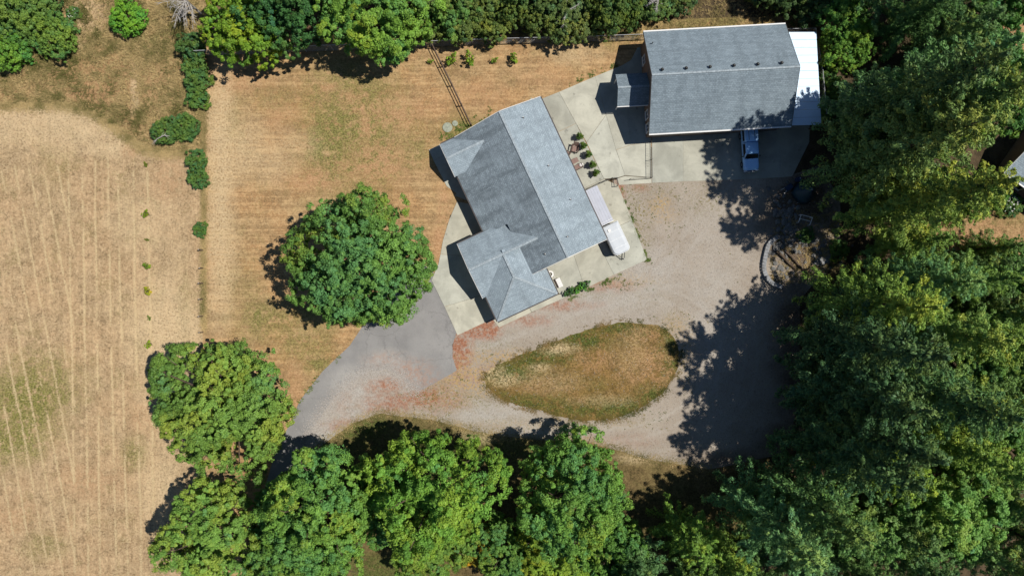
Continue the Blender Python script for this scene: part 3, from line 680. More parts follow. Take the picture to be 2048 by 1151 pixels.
m = MB(); m.tube([h3(.75, 1.75, SE+sl*1.75-.1), h3(.75, 1.75, SE+sl*1.75+.45)], .06, 8); m.build('vent_pipe', M['black'], shop)
for k, e in enumerate((2.4, 5.9, 9.4, 13.6)):
    m = MB()
    for q in range(5): m.box((e, -SD+.355, .35+.56*q), (2.9, .06, .54))
    m.build('garage_door', M['door_dark'], shop)
for k, e in enumerate((4.15, 7.65, 11.4)):
    m = MB(); m.box((e, -SD+.32, 2.9), (.2, .18, .28)); m.build('wall_lamp', M['black'], shop)
for s in (9.3, 10.9): window(shop, (.38, -s, 1.7), 1.0, 1.2, (0, 1, 0), (-1, 0, 0))
window(shop, (.38, -2.6, 1.7), 1.0, 1.1, (0, 1, 0), (-1, 0, 0))
m = MB(); m.box((.36, -6.0, 1.03), (.06, .95, 2.06)); d = m.build('door', M['white'], shop); MB().box((.31, -5.65, 1.0), (.07, .05, .12)).build('handle', M['steel'], d)
# porch
PE, PR = 2.8, 4.0
slab_roof('porch_roof', [h3(.38, 4.5, PE), h3(-3.4, 4.5, PE), h3(-3.4, 6.42, PR), h3(.38, 6.42, PR)], M['shingle_shop'], shop, .1, (1, 0, 0))
slab_roof('porch_roof', [h3(-3.4, 8.34, PE), h3(.38, 8.34, PE), h3(.38, 6.42, PR), h3(-3.4, 6.42, PR)], M['shingle_shop'], shop, .1, (1, 0, 0))
ridge(shop, h3(-3.4, 6.42, PR+.01), h3(.36, 6.42, PR+.01), .2)
for s in (4.8, 8.05): MB().bar(h3(-3.15, s, .07), h3(-3.15, s, 2.72), .14).build('porch_post', M['white'], shop)
gable_wall(shop, [h3(-3.1, 4.75, 2.7), h3(-3.1, 8.1, 2.7), h3(-3.1, 6.42, PR-.2)], M['wall_brown'])
gutter(shop, h3(-3.4, 8.42, PE-.05), h3(.3, 8.42, PE-.05), M['white'], .1)
# lean-to with white metal roof, panel by panel
lt = empty('lean_to', (SO[0], SO[1], 0), SA, 'open lean-to with bright white metal roof on the right side of the shop', 'lean-to')
n = 12; y0, y1 = .80, 12.0
for k in range(n):
    a = y0+(y1-y0)*k/n; b = y0+(y1-y0)*(k+1)/n
    slab_roof('roof_panel', [h3(21.0, b-.014, 3.02), h3(21.0, a+.014, 3.02), h3(SW_-.25, a+.014, 3.62), h3(SW_-.25, b-.014, 3.62)], M['shade_blue_metal'], lt, .04, (0, 1, 0))
for s in (1.0, 4.6, 8.2, 11.8):
    MB().bar(h3(20.8, s, 0), h3(20.8, s, 2.9), .14).build('post', M['fence_wood'], lt)
    MB().bar(h3(SW_-.2, s, 3.48), h3(20.95, s, 2.92), .06, .14).build('rafter', M['fence_wood'], lt)
MB().bar(h3(20.8, .85, 2.86), h3(20.8, 11.95, 2.86), .1, .12).build('beam', M['fence_wood'], lt)

# ------------------------------------------------------------------ pickup truck with canopy
ta = SA+math.radians(.5)
tx, ty = SO[0]+13.0*math.cos(SA)+14.0*math.sin(SA), SO[1]+13.0*math.sin(SA)-14.0*math.cos(SA)
tk = empty('pickup_truck', (tx, ty, .075), ta, 'white pickup truck, tinted blue as in shade, with bed canopy parked nose out from the shop', 'truck')
# local: nose at -y, length 5.5, width 1.92
def ring(x, y0, y1, r, z, b=0.0): return rrect(-x, x, y0, y1, r, z, 4)
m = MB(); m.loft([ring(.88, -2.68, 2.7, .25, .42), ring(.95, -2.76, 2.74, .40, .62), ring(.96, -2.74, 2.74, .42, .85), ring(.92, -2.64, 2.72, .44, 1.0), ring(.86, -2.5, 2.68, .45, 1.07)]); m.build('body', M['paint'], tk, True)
m = MB()
hood = [[(-.80, -2.52, 1.055), (.80, -2.52, 1.055), (.84, -1.28, 1.09), (-.84, -1.28, 1.09)], [(-.72, -2.42, 1.10), (.72, -2.42, 1.10), (.78, -1.30, 1.17), (-.78, -1.30, 1.17)]]
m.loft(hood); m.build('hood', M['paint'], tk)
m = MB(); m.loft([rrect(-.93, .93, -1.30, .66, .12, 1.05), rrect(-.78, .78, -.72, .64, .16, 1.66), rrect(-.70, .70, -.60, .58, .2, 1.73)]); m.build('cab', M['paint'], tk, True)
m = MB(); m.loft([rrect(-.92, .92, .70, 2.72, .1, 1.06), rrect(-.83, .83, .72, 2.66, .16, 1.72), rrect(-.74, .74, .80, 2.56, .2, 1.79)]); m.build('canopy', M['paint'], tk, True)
m = MB()
for x in (-.36, .36): m.box((x, 1.65, 1.785), (.05, 1.5, .03))
m.build('roof_rack', M['gutter_dark'], tk)
def quad(name, pts, mat, parent, th=.012):
    P = [Vector(p) for p in pts]; n = (P[1]-P[0]).cross(P[2]-P[0]).normalized()*th
    return MB().loft([[p for p in P], [p+n for p in P]]).build(name, mat, parent)
quad('windshield', [(-.80, -1.235, 1.13), (.80, -1.235, 1.13), (.68, -.80, 1.60), (-.68, -.80, 1.60)], M['glass'], tk, .03)
for s in (-1, 1):
    a = [(s*.925, -1.0, 1.13), (s*.925, .50, 1.13), (s*.815, .46, 1.58), (s*.815, -.62, 1.58)]
    quad('side_window', a if s > 0 else a[::-1], M['glass'], tk, .02)
    a = [(s*.915, .86, 1.16), (s*.915, 2.5, 1.16), (s*.860, 2.46, 1.58), (s*.860, .88, 1.58)]
    quad('canopy_window', a if s > 0 else a[::-1], M['glass'], tk, .02)
    m = MB(); m.box((s*1.06, -.98, 1.16), (.2, .1, .16)); m.bar((s*.9, -.98, 1.12), (s*1.0, -.98, 1.15), .05); m.build('mirror', M['black'], tk)
    m = MB(); m.box((s*.72, -2.70, .84), (.34, .10, .17)); m.build('headlight', M['lamp'], tk)
    m = MB(); m.box((s*.84, 2.72, .85), (.16, .08, .3)); m.build('tail_light', M['amber'], tk)
    for y in (-1.85, 1.65):
        m = MB(); m.tube([(s*.74, y, .36), (s*.99, y, .36)], .37, 18); w = m.build('wheel', M['tyre'], tk, True)
        MB().tube([(s*.76, y, .36), (s*.998, y, .36)], .22, 14).build('rim', M['rim'], w)
m = MB(); m.loft([rrect(-.93, .93, -2.84, -2.62, .1, .50), rrect(-.93, .93, -2.84, -2.62, .1, .68)]); m.build('front_bumper', M['chrome'], tk)
m = MB(); m.box((0, -2.735, .83), (1.05, .07, .16)); m.build('grille', M['black'], tk)
m = MB(); m.box((0, 2.80, .55), (1.8, .14, .18)); m.build('rear_bumper', M['chrome'], tk)
m = MB(); m.box((.3, -1.28, 1.18), (.5, .03, .02), .1); m.box((-.35, -1.28, 1.18), (.5, .03, .02), .1); m.build('wiper', M['black'], tk)

# ------------------------------------------------------------------ foliage generators
def leaf_mesh(name, P, N, L, Wd, tint, tint2, rng, along=None):
    """kite-shaped leaves at P facing N"""
    n = len(P); N = N/np.linalg.norm(N, axis=1, keepdims=True)
    r = rng.normal(size=(n, 3)) if along is None else along+rng.normal(size=(n, 3))*.25
    T = r-(r*N).sum(1, keepdims=True)*N; T /= np.linalg.norm(T, axis=1, keepdims=True)+1e-9
    B = np.cross(N, T)
    L = L[:, None]; Wd = Wd[:, None]
    V = np.stack([P-T*L, P+B*Wd+N*L*.12-T*L*.1, P+T*L, P-B*Wd+N*L*.12-T*L*.1], 1).reshape(-1, 3)
    F = np.arange(4*n).reshape(n, 4)
    return mesh_np(name, V, F, 4, {'tint': np.repeat(tint, 4), 'tint2': np.repeat(tint2, 4)})

def unit(rng, n):
    v = rng.normal(size=(n, 3)); return v/np.linalg.norm(v, axis=1, keepdims=True)

def crown_points(rng, R, z0, z1, nl, nc, irr=.28, low=.3):
    """clump places on many separate leafy boughs that sit on an uneven egg-shaped crown"""
    zc = z0+(z1-z0)*.46; hz = (z1-z0)*.54
    i = np.arange(nl)+.5; th = PI*(1+5**.5)*i; cz = 1-1.62*i/nl                      # spread evenly, mostly on the upper side
    d = np.stack([np.cos(th)*np.sqrt(1-cz**2), np.sin(th)*np.sqrt(1-cz**2), cz], 1)+rng.normal(size=(nl, 3))*.16
    d /= np.linalg.norm(d, axis=1, keepdims=True)
    k = rng.uniform(.62, .92, nl); k[rng.random(nl) < .15] *= .8
    az = np.arctan2(d[:, 1], d[:, 0]); ph = rng.uniform(0, 6, 3)
    kr = 1+.10*np.sin(2*az+ph[0])+.08*np.sin(3*az+ph[1])+.06*np.sin(5*az+ph[2])
    rad = None
    cen = np.stack([d[:, 0]*R*k*kr, d[:, 1]*R*k*kr, zc+d[:, 2]*hz*k], 1)
    rad = R*rng.uniform(.14, .19+irr*.5, nl)
    ax = d*np.array([1, 1, .6])+np.array([0, 0, .55]); ax /= np.linalg.norm(ax, axis=1, keepdims=True)
    out = []; nrm = []; tot = 0
    while tot < nc:
        i = rng.choice(nl, nc, p=rad**2/(rad**2).sum()); u = unit(rng, nc)
        dt = (u*ax[i]).sum(1); ok = (dt > -.05) | (rng.random(nc) < low*.5)
        p = cen[i]+u*rad[i][:, None]*np.array([1, 1, 1.05])*rng.uniform(.82, 1.12, (nc, 1))+d[i]*(rad[i]*.25)[:, None]
        ok &= p[:, 2] > z0*.7
        out.append(p[ok]); nrm.append(u[ok]); tot += ok.sum()
    return np.vstack(out)[:nc], np.vstack(nrm)[:nc], cen, rad

def lowfreq(P, s, seed):
    return (fbm(P[:, 0]*s+50, P[:, 1]*s+50, seed)+fbm(P[:, 1]*s+9, P[:, 2]*s+70, seed+4))/2

def make_deciduous(name, seed, R, z0, z1, nl, nc, nleaf, cr=(.55, 1.05), leaf=.15, mat='leaf', irr=.28, up=.45):
    rng = np.random.default_rng(seed)
    P, U, cen, rad = crown_points(rng, R, z0, z1, nl, nc, irr)
    k = rng.random(nc); P = P+U*np.where(k > .9, rng.uniform(.02, .08, nc)*R, 0)[:, None]
    P[:, 2] = np.maximum(P[:, 2], z0*.6)
    nf = int(nc*.28); w = unit(rng, nf); w[:, 2] = np.abs(w[:, 2])*1.0-.1; zc = (z0+z1)/2       # inner foliage that closes the crown
    P = np.vstack([P, np.stack([w[:, 0]*R*.55, w[:, 1]*R*.55, zc+w[:, 2]*(z1-z0)*.20], 1)*np.array([1, 1, 1])]); U = np.vstack([U, w]); nc += nf
    r = cr[0]*.75+(cr[1]*1.2-cr[0]*.75)*rng.random(nc)**1.6; A = U+np.array([0, 0, up]); A /= np.linalg.norm(A, axis=1, keepdims=True)
    ci = np.repeat(np.arange(nc), nleaf); n = len(ci)
    v = unit(rng, n); dot = (v*A[ci]).sum(1); v[dot < -.25] *= -1
    f = rng.uniform(.35, 1.08, n)**.6
    off = unit(rng, nc*4).reshape(nc, 4, 3)*.60; off[:, 0] *= .3; off[:, :, 2] *= .6
    q = off[ci, rng.integers(0, 4, n)]
    pos = P[ci]+(v*np.array([1, 1, 1.0])*f[:, None]*.58+q)*r[ci][:, None]
    nr = v*1.0+U[ci]*.22+rng.normal(size=(n, 3))*.34+np.array([0, 0, .12])
    sz = leaf*rng.uniform(.55, 1.3, n)
    sp = np.clip((lowfreq(P, 1.6/R, seed)-.5)*3.4+.5, 0, 1)
    tint = np.clip(sp[ci]*.35+rng.random(nc)[ci]*.30+rng.random(n)*.35, 0, 1)
    sp2 = np.clip((lowfreq(P, 2.0/R, seed+31)-.5)*4.2+.5, 0, 1)
    tint2 = np.clip(sp2[ci]*.62+rng.random(nc)[ci]*.24+rng.random(n)*.18, 0, 1)
    cm = leaf_mesh(name+'_crown', pos, nr, sz, sz*.60, tint, tint2, rng); cm.materials.append(M[mat])
    # trunk and limbs
    m = MB(); zt = z0+(z1-z0)*.35; tr_ = max(.10, R*.045)
    m.tube([(0, 0, -.1), (0, 0, z0*.5), (.1, .05, z0), (0, .1, zt)], [tr_*1.35, tr_, tr_*.85, tr_*.6], 8)
    for k in range(0, len(cen), max(1, len(cen)//16)):
        c = cen[k]; s = (0, .05, z0*.8+(zt-z0*.8)*RND.random())
        mid = (c[0]*.5, c[1]*.5, (s[2]+c[2])/2-.1*R*.3)
        e = (c[0]*1.25, c[1]*1.25, c[2]+rad[k]*.35)
        m.tube([s, mid, tuple(c), e], [tr_*.5, tr_*.36, tr_*.2, tr_*.07], 5)
    tm = bpy.data.meshes.new(name+'_trunk'); tm.from_pydata(m.v, [], m.f); tm.materials.append(M['bark'])
    return {'crown': cm, 'trunk': tm, 'H': z1, 'R': R}

def make_conifer(name, seed, H, R, zb, lev=.9, nb=6, tn=70, tr0=.62, droop=.25, power=.75, leaf=.15, mat='needle', puff=1.0):
    rng = np.random.default_rng(seed); tp = []; tdir = []; trd = []; br = MB()
    z = zb; k = 0
    while z < H-.6:
        f = (z-zb)/(H-zb); L0 = R*(1-f)**power*(1.0 if f > .12 else .75+2*f)
        n = max(3, int(round(nb*(.55+.45*(1-f)))))
        for j in range(n):
            a = 2*PI*(j+rng.random()*.8)/n+k*2.4; L = L0*rng.uniform(.5, 1.2)+.3; dz = rng.uniform(-.4, .4)
            nt = max(2, int(L/.50)); pts = []; bend = rng.normal()*.10
            for t in np.linspace(.12 if L > 2 else .3, 1, nt):
                rr = L*t; zz = z+dz+rr*(.20 if f > .6 else .08)-droop*rr*t*(1-.6*f)+.14*max(0, t-.75)*L
                w = bend*L*t*t+(rng.random()-.5)*.34*(.3+t)
                pts.append((rr*math.cos(a)-w*math.sin(a), rr*math.sin(a)+w*math.cos(a), zz))
                tp.append(pts[-1]); tdir.append((math.cos(a), math.sin(a), .35)); trd.append(tr0*(.6+.6*rng.random())*(.55+.75*math.sin(PI*min(1, .12+t*.78)))*(1-.4*f))
            br.tube([(0, 0, z+dz)]+pts[::max(1, len(pts)//3)], [.05]+[.025]*len(pts[::max(1, len(pts)//3)]), 3)
        z += lev*rng.uniform(.8, 1.2)*(1.0-.35*f); k += 1
    for zz in np.arange(H-.8, H+.2, .3): tp.append((0, 0, zz)); tdir.append((0, 0, 1)); trd.append(.22)
    tp = np.array(tp); tdir = np.array(tdir); trd = np.array(trd); nc = len(tp)
    ci = np.repeat(np.arange(nc), tn); n = len(ci)
    v = unit(rng, n); dn = tdir/np.linalg.norm(tdir, axis=1, keepdims=True)
    v[:, 2] = np.abs(v[:, 2])-.18
    off = unit(rng, nc*4).reshape(nc, 4, 3)*.55; off[:, :, 2] *= .5; q = off[ci, rng.integers(0, 4, n)]
    pos = tp[ci]+(v*np.array([1, 1, .9*puff])*(rng.uniform(.3, 1.05, n)**.6)[:, None]*.62+q)*trd[ci][:, None]+dn[ci]*(rng.random(n)*.3*trd[ci])[:, None]
    nr = v*1.0+dn[ci]*.35+np.array([0, 0, .12])+rng.normal(size=(n, 3))*.28
    sz = leaf*rng.uniform(.6, 1.35, n)
    sp = np.clip((lowfreq(tp, .35, seed)-.5)*2.2+.5, 0, 1); sp2 = np.clip((lowfreq(tp, .3, seed+31)-.5)*2.6+.5, 0, 1)
    tint = np.clip(sp[ci]*.25+rng.random(nc)[ci]*.40+rng.random(n)*.35, 0, 1); t2 = np.clip(sp2[ci]*.55+rng.random(nc)[ci]*.3+rng.random(n)*.2, 0, 1)
    cm = leaf_mesh(name+'_crown', pos, nr, sz, sz*.42, tint, t2, rng, along=v*.8+dn[ci]); cm.materials.append(M[mat])
    br.tube([(0, 0, -.2), (0, 0, zb), (0, 0, H*.6), (0, 0, H)], [R*.075, R*.06, R*.035, .02], 8)
    tm = bpy.data.meshes.new(name+'_trunk'); tm.from_pydata(br.v, [], br.f); tm.materials.append(M['bark'])
    return {'crown': cm, 'trunk': tm, 'H': H, 'R': R}

def plant(proto, name, px, py, s=1.0, sz=None, rz=None, col=(1, 1, 1), label='', cat='tree', group=None, parts=('trunk', 'crown'), z=0.0):
    x, y = G(px, py)
    o = empty(name, (x, y, z), RND.uniform(0, 2*PI) if rz is None else rz, label, cat, group); o.scale = (s, s, sz or s)
    a = bpy.data.objects.new(parts[0], proto['trunk']); b = bpy.data.objects.new(parts[1], proto['crown'])
    for q in (a, b): C.objects.link(q); q.parent = o
    if proto is D5: col = (col[0]*1.08, col[1]*.92, col[2]*1.0)
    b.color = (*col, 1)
    return o

# prototypes
D0 = make_deciduous('maple_a', 15, 8.6, 2.2, 13.5, 72, 1250, 150, (.38, .80), .122, irr=.22)
D1 = make_deciduous('maple_b', 23, 8.5, 1.6, 11.5, 72, 1200, 150, (.38, .80), .122, irr=.2)
D2 = make_deciduous('tall_a', 31, 6.6, 2.5, 16.5, 60, 850, 150, (.38, .75), .114, irr=.2)
D3 = make_deciduous('tall_b', 47, 6.5, 2.0, 15.5, 70, 850, 150, (.36, .72), .114, irr=.16)
D4 = make_deciduous('round_small', 53, 4.3, 1.2, 8.0, 42, 500, 150, (.25, .55), .095)
D5 = make_deciduous('scrub_tree', 59, 3.3, .6, 5.5, 36, 440, 130, (.18, .45), .085, mat='bush')
C0 = make_conifer('fir_a', 61, 28, 5.6, 5.0, 1.2, 6, 60, .72, .20, .62, leaf=.15)
C1 = make_conifer('fir_b', 67, 25, 5.9, 3.5, 1.25, 6, 62, .78, .28, .52, leaf=.15)
C2 = make_conifer('fir_c', 71, 22, 5.3, 2.5, 1.15, 6, 58, .68, .34, .68, leaf=.14)
C3 = make_conifer('fir_d', 73, 17, 4.7, 1.5, 1.05, 6, 58, .64, .22, .55, leaf=.14)
S0 = make_deciduous('shrub_a', 81, 2.0, .15, 2.4, 40, 330, 80, (.12, .34), .065, mat='bush', irr=.2)
S1 = make_deciduous('shrub_b', 83, 1.6, .1, 1.8, 34, 260, 80, (.10, .30), .06, mat='bush', irr=.2)
S2 = make_deciduous('shrub_c', 87, .50, .35, 1.5, 14, 44, 80, (.10, .18), .05, mat='bush')
S3 = make_deciduous('seedling', 89, .42, .06, .7, 9, 18, 40, (.07, .15), .05, mat='bush')

YG = (1.55, 1.35, .70); BR = (1.15, 1.18, .85); GN = (1, 1, 1); DK = (.62, .72, .70); BL = (.85, 1.0, 1.15); OL = (1.15, .95, .75); AU = (2.6, 1.15, .5)
# --- broadleaf trees: (proto, base px, scale, height scale, rot, colour, label)
TREES = [
 (D0, 750, 529, .89, 1.08, .4, (1.12, 1.18, .92), 'maple_tree', 'tall round maple standing alone on the lawn between driveway and house'),
 (D1, 492, 792, .86, 1.12, 1.2, (1.22, 1.16, .85), 'maple_tree', 'broad bright yellow-green maple at the hay field corner by the driveway entrance'),
 (D2, 474, 1036, .84, .82, 2.0, (1.2, 1.22, .9), 'broadleaf_tree', 'rounded green tree at the lower left beside the hay field'),
 (D3, 676, 968, .98, 1.05, .9, (1.2, 1.26, .85), 'broadleaf_tree', 'tall green tree left of the brown patch at the bottom edge, by the driveway'),
 (D2, 890, 930, .97, 1.1, 3.0, (1.12, 1.28, .75), 'broadleaf_tree', 'bright lime-green tree at the bottom, just below the red soil of the drive'),
 (D3, 790, 985, .70, .85, 5.0, (1.0, 1.12, .8), 'broadleaf_tree', 'smaller green tree squeezed between the two tall bottom trees'),
 (D3, 1130, 952, .96, 1.05, 4.0, (1.2, 1.28, .88), 'broadleaf_tree', 'egg shaped tufted green tree below the grass island'),
 (D2, 1105, 1082, .72, .75, 1.0, (1.5, 1.3, .6), 'broadleaf_tree', 'yellow-green tree at the bottom edge below the egg shaped tree'),
 (D3, 630, 1090, .85, .8, 2.6, (1.1, 1.12, .75), 'broadleaf_tree', 'olive green tree cut by the bottom edge, left of the brown patch'),
 (D2, 875, 1060, .66, .70, .3, (1.05, 1.05, .7), 'broadleaf_tree', 'dull green tree behind the lime-green tree, right of the brown patch'),
 (D3, 1010, 1075, .62, .75, 2.2, (1.0, 1.1, .8), 'broadleaf_tree', 'shaded green tree right of the small orange-brown tree'),
 (D3, 1215, 1085, .68, .8, 1.2, (.95, 1.1, .75), 'broadleaf_tree', 'green tree at the bottom edge right of the yellow-green tree'),
 (D3, 580, 1010, .55, .8, 4.2, (.9, 1.05, .8), 'broadleaf_tree', 'small shaded tree between the lower left tree and the tall green tree'),
 (D4, 968, 1075, .62, .95, 2.2, AU, 'broadleaf_tree', 'small orange-brown tree at the bottom edge'),
 (D4, 515, 84, 1.05, 1.0, .7, (1.35, 1.3, .50), 'broadleaf_tree', 'round yellow-green tree overhanging the left end of the chain fence'),
 (D4, 614, 50, 1.2, 1.15, 1.9, (.5, .72, .75), 'broadleaf_tree', 'dark shaded tree behind the fence between the two big fence trees'),
 (D3, 772, 62, .94, .80, 2.9, (1.35, 1.35, .75), 'broadleaf_tree', 'big light green tree hanging over the fence at top centre'),
 (D4, 905, 35, .80, .85, 4.4, (.95, 1.05, .9), 'broadleaf_tree', 'first scrubby tree right of the big fence tree, at the rail fence top'),
 (D4, 1672, 108, .68, 1.0, 2.2, (1.15, 1.25, .7), 'broadleaf_tree', 'sunlit light green tree right behind the white lean-to roof'),
 (D4, 1655, 40, .75, 1.0, .2, (1.0, 1.2, .85), 'broadleaf_tree', 'green tree at the top edge above the white lean-to roof corner'),
 (D2, 1815, 975, .95, .85, .2, (1.15, 1.3, 1.15), 'broadleaf_tree', 'soft pale green spreading tree at the lower right corner'),
 (D4, 1905, 205, 1.25, 1.1, .2, (.8, .98, .85), 'broadleaf_tree', 'dark green tree at right edge just below the upper brown clearing'),
 (D4, 2010, 560, 1.15, 1.0, 4.0, (1.0, 1.1, .95), 'broadleaf_tree', 'broad green tree at right edge below the neighbouring roof clearing'),
 (D3, 1955, 690, .80, .70, 3.1, (.98, 1.08, .9), 'broadleaf_tree', 'mottled green tree at right edge about two thirds down'),
 (D3, 1960, 860, .80, .75, 5.2, (1.12, 1.15, .8), 'broadleaf_tree', 'sunlit green tree at right edge above the pale spreading tree'),
 (D4, 1955, 40, 1.1, 1.1, 1.1, (.85, 1.05, .85), 'broadleaf_tree', 'green tree in the top right corner above the brown clearing'),
]
for (pr, px, py, s, sz, rz, col, nm, lb) in TREES:
    plant(pr, nm, px, py, s, s*sz, rz, col, lb, 'tree')
# scrub trees along the fence
SCRUB = [
 (878, 58, .9, (1.05, 1.1, .8), 'low green scrub tree at the fence, just right of the big fence tree'),
 (930, 60, .85, (.95, 1.0, .8), 'dull green scrub tree behind the fence, above the left planted saplings'),
 (985, 52, 1.05, (1.1, 1.1, .75), 'yellowish scrub tree behind the fence, above the middle planted saplings'),
 (1045, 40, 1.0, (.9, 1.08, .9), 'dark green scrub tree at the top edge, above the house north corner'),
 (1098, 68, 1.1, (.9, 1.0, .85), 'scrub tree spilling over the fence toward the lawn'),
 (1150, 45, 1.05, (1.0, 1.02, .95), 'greyish scrub tree behind the fence beside the bare twigs'),
 (1205, 62, 1.0, (.95, 1.08, .85), 'green scrub tree behind the fence, second from the shop roof'),
 (1240, 50, .85, (.95, 1.12, .82), 'green scrub tree behind the fence nearest the shop roof corner'),
 (1290, 22, .95, (.85, 1.05, .85), 'bright green scrub tree at the top edge above the shop corner'),
 (940, 8, 1.1, (1.0, 1.08, .8), 'scrub tree cut by the top edge left of centre, behind the yellowish one'),
 (1010, 0, 1.1, (.85, 1.02, .8), 'dark scrub tree cut by the top edge at the centre'),
 (1090, 5, 1.15, (.95, 1.0, .95), 'greyish green scrub tree cut by the top edge right of centre'),
 (1175, 0, 1.1, (.9, 1.08, .85), 'scrub tree cut by the top edge above the second fence scrub tree'),
 (1245, 0, 1.0, (.9, 1.05, .9), 'small scrub tree cut by the top edge, left of the shop roof'),
 (1345, 5, .9, (.7, .85, .8), 'dark scrub tree at the top edge above the left part of the shop roof'),
 (1530, 2, 1.0, (.55, .7, .7), 'dark scrub tree at the top edge above the right part of the shop roof'),
 (1590, 15, 1.0, (.5, .68, .7), 'dark scrub tree at the top edge above the shop right corner'),
 (840, 20, 1.2, (.95, 1.1, .85), 'green scrub tree at the top edge behind the big fence tree'),
 (700, 0, 1.4, (.6, .8, .75), 'dark tree cut by the top edge above the big fence tree'),
 (545, 10, 1.2, (.75, .8, .7), 'brownish green scrub tree at the top edge behind the yellow-green fence tree'),
]
for (px, py, s, col, lb) in SCRUB:
    plant(D5, 'scrub_tree', px, min(py-6, 48), s*RND.uniform(.68, 1.08), s*RND.uniform(.7, 1.15), None, col, lb, 'tree', 'scrub trees along the chain fence')
